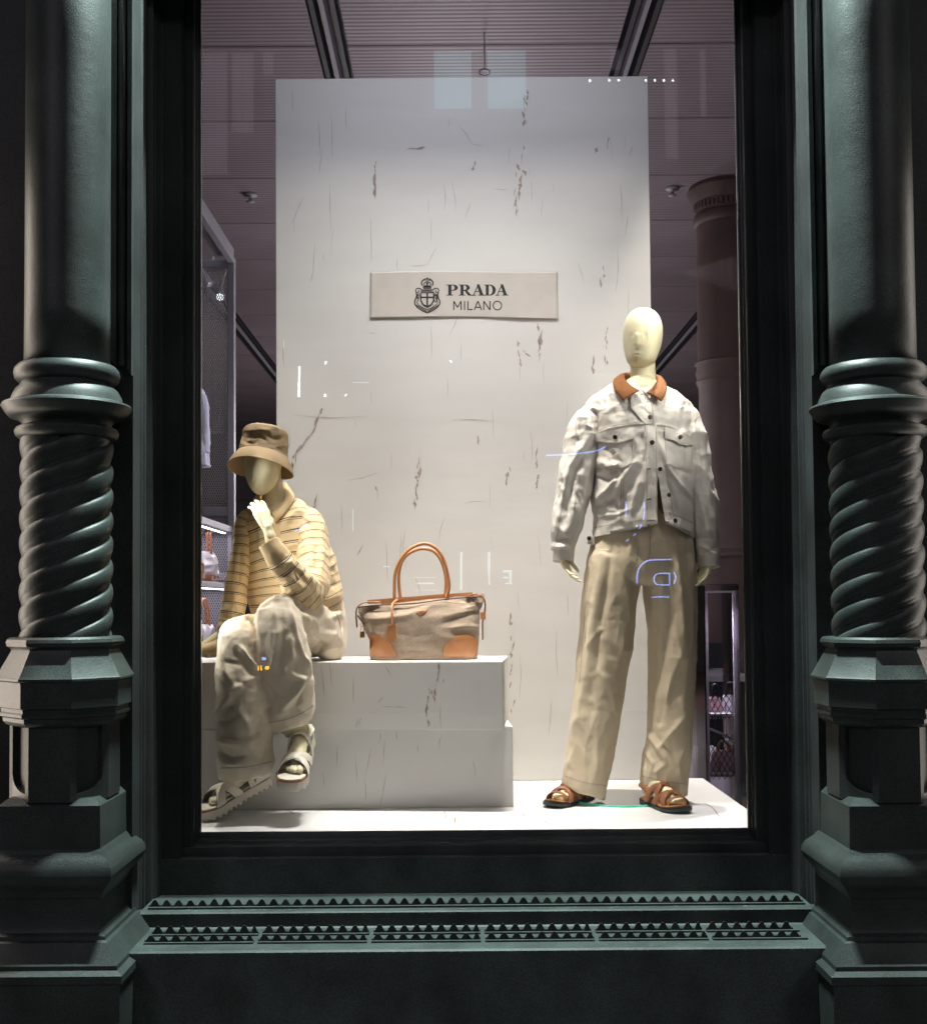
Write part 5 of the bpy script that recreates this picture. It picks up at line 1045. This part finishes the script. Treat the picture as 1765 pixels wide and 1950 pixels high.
# leather band along the mouth, front and back
def bandpx(name, pts, hgt, Y, th, m, par):
    A = cr(np.array(pts, float), 30); f = np.array([[tuple(W(x, y - hgt / 2, Y)), tuple(W(x, y + hgt / 2, Y))] for x, y in A]); b = f + np.array([0, th, 0])
    G = np.stack([f[:, 0], f[:, 1], b[:, 1], b[:, 0]], 1); V, F = grid(G, True, True); return mk(name, V, F, m, par, True, 40)
bandpx('mouth_band', [(725, 1146.5), (760, 1146), (800, 1143), (850, 1139), (893, 1136)], 8, .412, .006, M['tan'], bg_)
bandpx('mouth_band', [(700, 1147), (760, 1142), (800, 1139), (850, 1135), (900, 1132)], 8, .462, .006, M['tan'], bg_)
tubepx('piping', [(681, 1157, .405), (720, 1152.5, .395), (760, 1151, .39), (800, 1148, .39), (850, 1141, .39), (900, 1137, .39), (921, 1137, .40)], .0025, M['darkedge'], bg_, seg=6)
# straps that fold the ends in
tubepx('side_strap', [(724, 1147, .41), (705, 1146, .405), (690, 1149, .40), (680, 1158, .40), (678, 1172, .405), (679, 1185, .41), (680, 1195, .41)], .003, M['saddle'], bg_, flat=3)
tubepx('side_strap', [(888, 1136, .41), (903, 1132, .405), (914, 1133, .40), (922, 1142, .40), (924, 1155, .405), (922, 1170, .41), (919, 1185, .41), (919, 1205, .412), (919, 1218, .415)], .003, M['saddle'], bg_, flat=3)
V, F = bevbox(*tuple(W(915, 1180, .395)), *tuple(W(924.5, 1166, .41)), .002); mk('strap_keeper', V, F, M['tan'], bg_, False)
tubepx('gusset_edge', [(681, 1172, .40), (690, 1185, .40), (698, 1195, .40), (702, 1212, .40)], .003, M['darkedge'], bg_, seg=6)
# leather tag on its strap
tubepx('tag_strap', [(757, 1141, .385), (748, 1150, .355), (746.5, 1165, .335), (746, 1190, .326)], .0045, M['tan'], bg_, flat=.35)
q = [(735, 1189), (756, 1188), (756.5, 1222), (733, 1224), (733.5, 1204)]; b_ = [tuple(W(x, y, .318)) for x, y in q]; n = len(b_)
V = b_ + [(x, y + .006, z) for x, y, z in b_]; F = [tuple(range(n)), tuple(range(n, 2 * n))[::-1]] + [(i, (i + 1) % n, n + (i + 1) % n, n + i) for i in range(n)]; tg = mk('luggage_tag', V, F, M['tan'], bg_, False)
V, F = join(*[ribpx_ for ribpx_ in [tube([W(x, y, .3175) for x, y in ((736, 1191), (754, 1190), (754.5, 1220), (735, 1222), (736, 1191))], .0005, 5)]]); mk('stitching', V, F, M['thread'], tg)
V, F = tube([W(741 + a, 1226 + b, .32) for a, b in ((0, -2), (1, 2), (4, 3), (6, 0))], .001, 6); mk('tag_ring', V, F, M['brass'], tg)
# padlock
V, F = bevbox(*tuple(W(685.5, 1215, .40)), *tuple(W(694.5, 1202.5, .408)), .0015); lk = mk('padlock', V, F, M['brass'], bg_, False)
V, F = tube([W(690 + 3 * math.cos(a), 1198 - 6 * max(0, math.sin(a)) + (4 if math.sin(a) <= 0.01 else 0), .404) for a in np.linspace(0, math.pi, 14)], .0012, 6); mk('shackle', V, F, M['brass'], lk)
tubepx('padlock_loop', [(690, 1186, .403), (686, 1189, .40), (690, 1193, .403), (693, 1189, .405), (690, 1186, .403)], .001, M['brass'], bg_, 20, 6)
# small enamel triangle with relief
patchpx('badge', bb, [c5(718, 776), c5(825, 763), c5(760, 824)], M['enamel'], bg_, .004, .36, sub=5, nr=4); 
for a, b, c_, d_ in ((735, 784, 800, 776), (745, 793, 790, 788), (752, 803, 778, 800), (760, 812, 768, 810)):
    ribbonpx('badge_relief', bb, [c5(a, b), c5(c_, d_)], .9, M['saddle'], bg_, .0055, .36, n=6, th=.001)
# ================================================================== SHOP INTERIOR, SEEN BESIDE THE BACKDROP
# brown column
t = thing('brown_column', (2.0, 4.6, INF), 'large brown classical column inside the shop, right of the backdrop', 'column')
kc = S(4.6); cc = W(1384, 500, 4.6); cx_ = cc.x; zc = lambda py: W(1384, py, 4.6).z
V, F = lathe([(60 / kc, INF), (60 / kc, zc(1070)), (61 / kc, zc(1064)), (64 / kc, zc(1060)), (61 / kc, zc(1054)), (63 / kc, zc(1046)), (60 / kc, zc(1040)), (58 / kc, zc(900)), (57 / kc, zc(740)), (58 / kc, zc(736)), (62 / kc, zc(728)), (60 / kc, zc(720)), (63 / kc, zc(712)), (60 / kc, zc(700)), (63 / kc, zc(692)), (58 / kc, zc(686)), (57 / kc, zc(430))], cx_, 4.6, 64); mk('shaft', V, F, M['colm'], t, True, 40)
V, F = lathe([(57 / kc, zc(431)), (61 / kc, zc(428)), (63 / kc, zc(420)), (61 / kc, zc(412)), (58 / kc, zc(408)), (59 / kc, zc(396)), (64 / kc, zc(386)), (72 / kc, zc(372)), (74 / kc, zc(366)), (70 / kc, zc(358)), (70 / kc, HC - .001)], cx_, 4.6, 64); mk('capital', V, F, M['colm'], t, True, 40)
for j in range(22):
    a = math.pi + (j + .5) * math.pi / 22; V, F = bevbox(-.012, -.01, zc(404), .012, .012, zc(391), .003)
    V = [tuple(Matrix.Translation((cx_, 4.6, 0)) @ Matrix.Rotation(a + math.pi / 2, 4, 'Z') @ Matrix.Translation((0, -60.5 / kc, 0)) @ Vector(v)) for v in V]; mk('leaf_ornament', V, F, M['colm'], t, False)
# sprinklers
for x, y, l in ((477, 372, 'small ceiling sprinkler left of the backdrop'), (1280, 360, 'small ceiling sprinkler by the brown column')):
    p = FL(x, y - 3, HC); t = thing('sprinkler', tuple(p), l, 'sprinkler', 'ceiling sprinklers')
    V, F = lathe([(.004, HC), (.05, HC - .002), (.05, HC - .012), (.012, HC - .016), (.012, HC - .05), (.03, HC - .055), (.03, HC - .06), (.001, HC - .062)], p.x, p.y, 20); mk('head', V, F, M['post'], t)
# track spotlights near the glass
def tspot(px, py, Y, label, r=.045, on=False, aim=(0, -.1, -1)):
    p = W(px, py, Y); t = thing('spotlight', tuple(p), label, 'spotlight', None)
    Mx = Matrix.Translation(p) @ Vector(aim).to_track_quat('-Z', 'Y').to_matrix().to_4x4()
    V, F = xf(Mx, lathe([(r * .5, .10), (r * .8, .095), (r, .06), (r, .0), (r * 1.12, -.004), (r * 1.12, -.016), (r * .9, -.018), (r * .85, .0)], 0, 0, 24)); h = mk('housing', V, F, M['post'], t, True, 40)
    V, F = tube([p + Vector((0, 0, .05)), p + Vector((.03, 0, .14)), Vector((p.x + .03, p.y, max(p.z + .2, HC - .02) if py < 200 else p.z + .24))], .008, 8); mk('stem', V, F, M['post'], t)
    V, F = xf(Mx, lathe([(.001, .006), (r * .8, .004), (r * .8, .0)], 0, 0, 20)); mk('lens', V, F, M['lamp'] if on else M['blacksole'], t)
M['lamp'] = emis('lamp_face', (.96, .97, 1), 9)
tspot(654, 48, 2.5, 'grey track spotlight hanging at the top left of the backdrop'); tspot(1247, 40, 2.45, 'grey track spotlight hanging at the top right of the backdrop')
tspot(396, 537, 2.45, 'unlit-looking small spotlight high behind the wire mesh, far left', .022, True, (.6, -.2, -1)); tspot(419, 565, 2.6, 'bright lit spotlight behind the wire mesh, nearest its grey post', .024, True, (.1, -1, -.5))
p = W(923, 137, 2.2); tt = thing('ceiling_ring', tuple(p), 'small round ring fitting just above the backdrop edge', 'ceiling fitting')
V, F = tube([p + Vector((.028 * math.cos(a), 0, .018 * math.sin(a))) for a in np.linspace(0, 2 * math.pi, 24)], .004, 6); mk('ring', V, F, M['post'], tt)
V, F = tube([p + Vector((0, 0, .018)), Vector((p.x, p.y, HC))], .003, 6); mk('rod', V, F, M['post'], tt)

def expmesh(x0, x1, z0, z1, Y, cw, ch, r, parent, m):
    """expanded metal: staggered diamonds out of thin flat strands"""
    V, F = [], []; nx = int((x1 - x0) / cw) + 1; nz = int((z1 - z0) / (ch / 2))
    for j in range(nz):
        for i in range(nx):
            a = x0 + (i + (.5 if j % 2 else 0)) * cw; z = z0 + j * ch / 2
            for sx in (-1, 1):
                b = a + sx * cw / 2; zt_ = z + ch / 2
                if not (x0 <= a <= x1 and x0 <= b <= x1): continue
                n = len(V); V += [(a - r, Y, z), (a + r, Y, z), (b + r, Y, zt_), (b - r, Y, zt_), (a - r, Y + r * 1.5, z), (a + r, Y + r * 1.5, z), (b + r, Y + r * 1.5, zt_), (b - r, Y + r * 1.5, zt_)]
                F += [(n, n + 1, n + 2, n + 3), (n + 4, n + 7, n + 6, n + 5), (n, n + 3, n + 7, n + 4), (n + 1, n + 5, n + 6, n + 2)]
    o = mk('mesh_wires', V, F, m, parent, False); o['kind'] = 'stuff'; return o
# shelving with expanded metal end at the far left
YM = 2.0; xp0, xp1 = W(435, 800, YM).x, W(447, 800, YM).x; zt0 = W(440, 502, YM).z; zz_ = lambda py, Y=YM: W(440, py, Y).z
sv = thing('mesh_shelving', (xp0 - .3, 1.7, INF), 'grey steel shelving with wire mesh end and lit shelves, far left', 'shelving')
V, F = bevbox(xp0, YM - .02, INF, xp1, YM + .03, zt0 + .03, .003); mk('post', V, F, M['post'], sv, False)
V, F = bevbox(xp0 - .6, YM - .01, zt0 - .02, xp0, YM + .02, zt0 + .02, .003); mk('rail', V, F, M['post'], sv, False)
V, F = bevbox(xp0, .75, zt0, xp1, YM - .0205, zt0 + .07, .003); mk('beam', V, F, M['post'], sv, False); V, F = bevbox(xp0 - .07, .75, zt0 + .03, xp0 - .003, YM - .03, zt0 + .08, .003); mk('beam', V, F, M['post'], sv, False)
expmesh(xp0 - .55, xp0 - .001, INF, zt0 - .02, YM + .005, .0119, .0245, .0019, sv, M['meshm'])
V, F = bevbox(xp0 - .6, YM - .008, zz_(982), xp0, YM + .018, zz_(966), .003); mk('rail', V, F, M['post'], sv, False); V, F = bevbox(xp0 - .6, YM + .02, zz_(1104), xp0, YM + .03, zz_(1090), .003); mk('rail', V, F, M['white'], sv, False)
for (za, zb_2) in ((W(440, 1015, 1.98).z, W(440, 1003, 1.98).z), (W(440, 1122, 1.98).z, W(440, 1111, 1.98).z), (W(440, 1245, 1.98).z, W(440, 1238, 1.98).z)):
    V, F = bevbox(xp0 - .6, 1.25, za, xp1 - .01, YM - .022, zb_2, .003); s_ = mk('shelf', V, F, M['post'], sv, False)
    for k in range(18):
        V, F = box(xp0 - .02, 1.3 + k * .038, za - .004, xp0 - .008, 1.3 + k * .038 + .016, za - .0003); mk('led', V, F, M['lamp'], s_, False)
for z_ in (W(440, 1016, 1.98).z, W(440, 1124, 1.98).z): area('shelf_led', (xp0 - .15, 1.65, z_ - .01), (xp0 - .15, 1.68, 0), .3, .6, 3.5, (.86, .82, 1))

def smallbag(px, py, Y, wpx, hpx, m1, m2, label, hand_h=1.0, name='handbag', grp='small handbags on the shelves', rot=.5):
    """soft handbag: bulging body with panels, band, two arched handles"""
    b = W(px, py, Y); k = S(Y); w_, h_ = wpx / k / 2, hpx / k
    t = thing(name, tuple(b), label, 'handbag', grp); Mx = Matrix.Translation(b) @ Matrix.Rotation(rot, 4, 'Z')
    A = cr(np.array([(w_ * .92, w_ * .5, 0.0), (w_, w_ * .55, h_ * .1), (w_ * 1.0, w_ * .5, h_ * .45), (w_ * .85, w_ * .3, h_ * .85), (w_ * .7, w_ * .12, h_)]), 30); th = np.linspace(0, 2 * np.pi, 60, endpoint=False)
    u = np.sign(np.cos(th)) * np.abs(np.cos(th)) ** .7; v = np.sign(np.sin(th)) * np.abs(np.sin(th)) ** .7
    P = np.stack([A[:, :1] * u, A[:, 1:2] * v, np.repeat(A[:, 2:3], 60, 1)], -1); P = np.array([[Mx @ Vector(q) for q in r_] for r_ in P])
    V, F = grid(P, True, True); V = fold(V, F[:-2], (), [((25, 25, 25), 6, px * .1)], outward=True); mk('bag_body', V, F, m1, t)
    Pb = np.array([[Mx @ Vector((a * (w_ * f), b_ * w_ * .56 * f, z)) for a, b_ in zip(u, v)] for f, z in ((1.0, h_ * .02), (1.035, h_ * .05), (1.04, h_ * .22), (1.02, h_ * .24))]); V, F = grid(Pb, True, False); mk('base_band', V, F, m2, t)
    for s_ in (-1, 1):
        pts = [Mx @ Vector((w_ * .45 * math.cos(a), s_ * w_ * .16, h_ * .92 + hand_h * h_ * math.sin(a))) for a in np.linspace(0, math.pi, 24)]; V, F = tube(pts, .006, 8); mk('handle', V, F, m2, t)
        V, F = xf(Mx, bevbox(-w_ * .55, s_ * w_ * .5 - .003, h_ * .2, -w_ * .42, s_ * w_ * .5 + .003, h_ * .6, .001)); mk('strap', V, F, m2, t, False)
    return t
smallbag(388, 1108, 1.7, 62, 58, M['silver'], M['saddle'], 'silvery handbag with tan straps on the upper lit shelf, far left', 1.15, rot=.9)
smallbag(386, 1238, 1.7, 58, 48, M['silver'], M['saddle'], 'silvery handbag with tan straps on the lower lit shelf, far left', 1.1, rot=.9)
# pale shirt hanging at the extreme left
p = W(376, 740, 1.75); hs = thing('hanging_shirt', tuple(p), 'pale blue-white jacket hanging at the left window edge', 'jacket')
P, s = rows2ring([(374, 738, 1.75, 6, .03), (375, 748, 1.75, 12, .05), (376, 775, 1.75, 17, .06), (377, 830, 1.75, 19, .07), (377, 888, 1.75, 21, .07)], 60, 50); cloth('jacket_body', P, M['hshirt'] if 'hshirt' in M else mat('pale_cotton', L(196, 198, 218), .8), hs, (), [((20, 20, 8), 14, 2)])
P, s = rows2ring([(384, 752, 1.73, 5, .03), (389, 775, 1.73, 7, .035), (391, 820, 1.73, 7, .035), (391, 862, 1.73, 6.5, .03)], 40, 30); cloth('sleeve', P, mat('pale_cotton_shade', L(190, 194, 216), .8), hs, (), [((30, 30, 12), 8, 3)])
V, F = tube([W(376, 740, 1.75), W(376, 728, 1.75), W(379, 722, 1.75), W(376, 717, 1.75)], .003, 6); mk('hanger_hook', V, F, M['steel'], hs)

# tall clear vitrine at the right
YV = 1.6; Xv0, Xv1 = W(1342, 1300, YV).x, W(1409, 1300, YV).x; zv = lambda py: W(1375, py, YV).z
vt = thing('display_case', ((Xv0 + Xv1) / 2, YV + .15, INF), 'tall clear display case with white frame and mesh baskets, right edge of the window', 'display case')
for i, (a, b, c_, d_) in enumerate(((Xv0, YV, Xv0 + .006, YV + .34), (Xv1 - .006, YV, Xv1, YV + .34))):
    V, F = box(a, b, INF, c_, d_, zv(1115)); mk('side_panel', V, F, M['acrylic'], vt, False)
V, F = box(Xv0 + .0065, YV, INF, Xv1 - .0065, YV + .005, zv(1115)); mk('front_panel', V, F, M['acrylic'], vt, False)
V, F = bevbox(Xv0, YV - .004, zv(1114.5), Xv1, YV + .34, zv(1112), .001); mk('lid', V, F, M['acrylic'], vt, False)
for xa, xb in ((1346, 1350), (1398, 1408)):
    V, F = bevbox(W(xa, 1300, YV + .03).x, YV + .03, INF, W(xb, 1300, YV + .03).x, YV + .05, zv(1125), .002); mk('post', V, F, M['white'], vt, False)
V, F = bevbox(W(1350.5, 1300, YV + .03).x, YV + .031, zv(1129), W(1397.5, 1300, YV + .03).x, YV + .049, zv(1125), .002); mk('rail', V, F, M['white'], vt, False)
for py, pb_ in ((1362, 1310), (1478, 1398)):
    V, F = bevbox(Xv0 + .02, YV + .06, zv(py + 4), Xv1 - .02, YV + .33, zv(py), .002); mk('shelf', V, F, M['white'], vt, False)
    expmesh(Xv0 + .018, Xv1 - .022, zv(py + 10), zv(pb_), YV + .056, .0265, .047, .0016, vt, M['track'])
for x in np.linspace(1350, 1395, 9):
    V, F = box(W(x, 1300, YV).x, YV + .058, zv(1372), W(x + 2.6, 1300, YV).x, YV + .0595, zv(1362)); mk('shelf_tooth', V, F, M['white'], vt, False)
V, F = tube([W(1352, 1388, YV + .1), W(1402, 1410, YV + .1)], .006, 8); mk('brace', V, F, M['white'], vt)
smallbag(1362, 1362, YV + .16, 26, 36, M['pink'], M['track'], 'small pale handbag on the upper shelf of the display case, left one', .7, rot=.3)
smallbag(1389, 1362, YV + .18, 26, 38, M['white'], M['track'], 'small white handbag with black base on the upper shelf of the display case', .7, rot=-.3)
smallbag(1378, 1478, YV + .17, 50, 48, M['pink'], M['tan'], 'pink and tan handbag on the lower shelf of the display case', .45, rot=.1)
area('display_case_fill', ((Xv0 + Xv1) / 2, YV + .16, zv(1160)), ((Xv0 + Xv1) / 2, YV + .17, 0), .1, .1, 4.5, (.95, .88, 1))  # unseen fill added inside the case to brighten the bags
p = FL(1370, 1500, INF)
wb0, wb1 = W(1325, 1460, 2.2), W(1412, 1460, 2.2)
wp = thing('white_plinth', ((wb0.x + wb1.x) / 2, 2.5, INF), 'low white plinth on the shop floor behind the display case', 'plinth'); V, F = bevbox(wb0.x, 2.2, INF, wb1.x, 2.9, W(1370, 1450, 2.2).z, .004); mk('block', V, F, M['white'], wp, False)
# display table behind, with red and brown bags
tb0, tb1 = W(1300, 1290, 3.4), W(1430, 1290, 3.4); dt = thing('display_table', ((tb0.x + tb1.x) / 2, 3.8, INF), 'dark display table with handbags, behind the display case', 'table')
V, F = bevbox(tb0.x, 3.4, tb0.z - .03, tb1.x, 4.2, tb0.z + .01, .004); mk('table_top', V, F, M['post'], dt, False)
for a, b in ((tb0.x + .03, 3.45), (tb1.x - .07, 3.45), (tb0.x + .03, 4.1), (tb1.x - .07, 4.1)): V, F = bevbox(a, b, INF, a + .04, b + .04, tb0.z - .031, .003); mk('leg', V, F, M['track'], dt, False)
smallbag(1326, 1284, 3.6, 22, 26, M['white'], M['post'], 'small white handbag on the dark table, left end', .5, rot=.2)
smallbag(1332, 1258, 4.1, 26, 30, M['saddle'], M['saddle'], 'brown handbag on the raised back of the dark table', .5, rot=.2)
V, F = bevbox(W(1310, 1259, 4.0).x, 4.0, tb0.z + .011, W(1352, 1259, 4.0).x, 4.19, W(1330, 1259, 4.1).z - .001, .003); mk('riser', V, F, M['track'], dt, False)
smallbag(1326, 1222, 4.5, 20, 28, M['red'], M['red'], 'small crimson handbag beyond the dark table', .4, rot=.2)
rz = W(1326, 1223, 4.5); V, F = bevbox(rz.x - .2, 4.4, INF, rz.x + .2, 4.75, rz.z - .001, .004); tq = thing('dark_stand', (rz.x, 4.55, INF), 'dark stand under the crimson handbag at the back', 'stand'); mk('column', V, F, M['track'], tq, False)
smallbag(1390, 1283, 3.7, 26, 24, M['tan'], M['saddle'], 'tan handbag on the dark table, seen through the display case', .5, rot=.2)
# rounded tan chair back
ch = thing('tan_chair', tuple(W(1320, 1480, 2.9)), 'tan upholstered chair glimpsed beside the right trouser leg', 'chair')
A = [W(x, y, 2.9) for x, y in ((1270, 1345), (1295, 1340), (1318, 1332), (1335, 1322), (1347, 1318))]; V, F = tube([Vector(a) for a in cr(np.array([tuple(a) for a in A]), 24)], .03, 12, flat=.5); mk('arm', V, F, M['insole'], ch)
V, F = bevbox(A[0].x, 2.85, A[0].z - .36, A[-1].x - .02, 3.3, A[0].z - .26, .02); mk('seat', V, F, M['saddle'], ch, True, 40)
for a, b in ((A[0].x + .02, 2.9), (A[-1].x - .06, 2.9), (A[0].x + .02, 3.25), (A[-1].x - .06, 3.25)): V, F = bevbox(a, b, INF, a + .03, b + .03, A[0].z - .361, .003); mk('leg', V, F, M['track'], ch, False)
V, F = bevbox(A[2].x - .02, 2.88, A[0].z - .26, A[2].x + .02, 2.92, A[2].z, .004); mk('arm_post', V, F, M['track'], ch, False)

# ================================================================== ACROSS THE STREET (seen only as reflections in the pane)
ob = thing('opposite_building', (0, -14.2, 0), 'dark facade across the street, reflected in the window glass', 'building')
V, F = box(-40, -16, -.6, 40, -14.2, 12); mk('wall', V, F, M['brickd'], ob, False)
GY = -.103
def refl(px, py, D):
    """place whose mirror image in the pane stands at that depth"""
    p = W(px, py, D + 2 * abs(GY) - 2 * abs(GY)); return Vector((p.x, 2 * GY - D, p.z))
DN = 13.9
M['neon'] = emis('blue_neon', (.22, .36, 1.0), 11); M['tubew'] = emis('white_tube', (.9, .96, 1), 16); M['tubed'] = emis('dim_tube', (.75, .9, 1), 2.6); M['winb'] = emis('blue_lit_room', (.32, .60, .68), 1.3); M['orange'] = emis('orange_lamp', (1, .5, .05), 14); M['glow'] = emis('curtain_glow', (.72, .60, .74), .32)
ns = thing('neon_sign', tuple(refl(1250, 1150, DN)), 'blue neon sign across the street, reflected over the standing mannequin', 'neon sign')
for q in ([(1213, 1110), (1213, 1095), (1217, 1082), (1226, 1072), (1240, 1066.5), (1278, 1065.5)], [(1256, 1092), (1275, 1091.5)], [(1275, 1091.5), (1275, 1114)], [(1275, 1114), (1256, 1114)], [(1256, 1114), (1248, 1111), (1245, 1103), (1248, 1095), (1256, 1092)], [(1283, 1090), (1287, 1100), (1283, 1111)], [(1242, 1139), (1247, 1137), (1274, 1137)], [(1040, 867), (1085, 865), (1120, 861), (1140, 857), (1153, 850)], [(1191, 955), (1193, 970), (1191, 984)], [(1226, 956), (1227, 970), (1225, 990)], [(1221, 1000), (1217, 1007)], [(1211, 1016), (1206, 1020)], [(1197, 1027), (1192, 1031)], [(556, 1012), (570, 1008), (585, 998)]):
    A = cr(np.array([tuple(refl(x, y, DN)) for x, y in q]), 18); V, F = tube([Vector(a) for a in A], .0085, 6); mk('neon_tube', V, F, M['neon'], ns)
tb_ = thing('tube_lamps', tuple(refl(700, 800, DN)), 'white tube lamps of the shop across the street, reflected on the backdrop', 'lamps')
for x0, y0, x1, y1, m_, r_ in ((570, 698, 569, 755, 'tubew', .014), (621, 688, 619, 693, 'tubew', .012), (619, 750, 619, 755, 'tubew', .015), (660, 750, 657, 754, 'tubew', .01), (857, 686, 860, 690, 'tubew', .01), (671, 728, 703, 728, 'tubed', .008), (540, 648, 540, 662, 'tubed', .008), (672, 970, 672, 1012, 'tubed', .008), (878, 1051, 878, 1124, 'tubed', .018), (931, 1051, 931, 1094, 'tubed', .02), (931, 1094, 932, 1114, 'tubed', .012),
                               (730, 1079, 742, 1079, 'tubed', .01), (789, 1100, 830, 1100, 'tubed', .003), (789, 1124, 830, 1124, 'tubed', .003), (793, 1111, 826, 1111, 'tubed', .012), (957, 1088, 975, 1088, 'tubed', .018), (972, 1088, 972, 1113, 'tubed', .018), (958, 1100, 968, 1100, 'tubed', .012), (962, 1111, 975, 1111, 'tubed', .012), (1140, 1046, 1160, 1046, 'tubed', .007), (1212, 1000, 1212, 1003, 'neon', .01)):
    V, F = tube([refl(x0, y0, DN), refl(x1, y1, DN)], r_, 8); mk('tube_lamp', V, F, M[m_], tb_)
for x in (1123, 1160, 1178, 1230, 1247, 1264, 1281):
    V, F = lathe([(.001, -.02), (.02, 0), (.001, .02)], 0, 0, 10); c = refl(x, 152, DN); V = [tuple(Vector(v) + c) for v in V]; mk('bulb', V, F, M['tubew'], tb_)
wn = thing('lit_windows', tuple(refl(910, 120, DN)), 'two pale blue lit windows high across the street, reflected above the backdrop', 'windows')
for x0, x1 in ((826, 898), (928, 1002)):
    a, b = refl(x0, 78, DN), refl(x1, 205, DN); V, F = box(a.x, a.y - .02, b.z, b.x, a.y, a.z); mk('window', V, F, M['winb'], wn, False)
ol = thing('orange_sign', tuple(refl(505, 1272, DN)), 'tiny orange lit square across the street, reflected on the seated knee', 'sign')
for x0, y0, x1, y1 in ((505, 1269, 512, 1275), (491, 1268, 493, 1277), (496, 1268, 498, 1277)): a, b = refl(x0, y0, DN), refl(x1, y1, DN); V, F = box(a.x, a.y - .02, b.z, b.x, a.y, a.z); mk('panel', V, F, M['orange'], ol, False)
a, b = refl(498, 1252, DN), refl(506, 1257, DN); V, F = box(a.x, a.y - .02, b.z, b.x, a.y, a.z); mk('panel', V, F, M['neon'], ol, False)
cu = thing('curtained_windows', tuple(refl(430, 150, DN)), 'tall lit windows with pale curtains across the street, reflected over the ceiling', 'windows')
for x0, x1, y1 in ((384, 432, 330), (440, 482, 250), (500, 520, 140), (742, 760, 60), (955, 990, 60), (1056, 1080, 75), (1160, 1182, 130), (1262, 1292, 300), (1330, 1345, 220)):
    a, b = refl(x0, -60, DN), refl(x1, y1, DN); n_ = 40
    G_ = np.array([[(a.x + (b.x - a.x) * u, a.y - .03 - .03 * math.sin(u * 19 + x0), z) for u in np.linspace(0, 1, n_)] for z in (b.z, b.z + (a.z - b.z) * .5, a.z)]); V, F = grid(G_); mk('curtain', V, F, M['glow'], cu)
print('tris', sum(len(o.data.polygons) for o in bpy.data.objects if o.type == 'MESH'), len(bpy.data.objects))
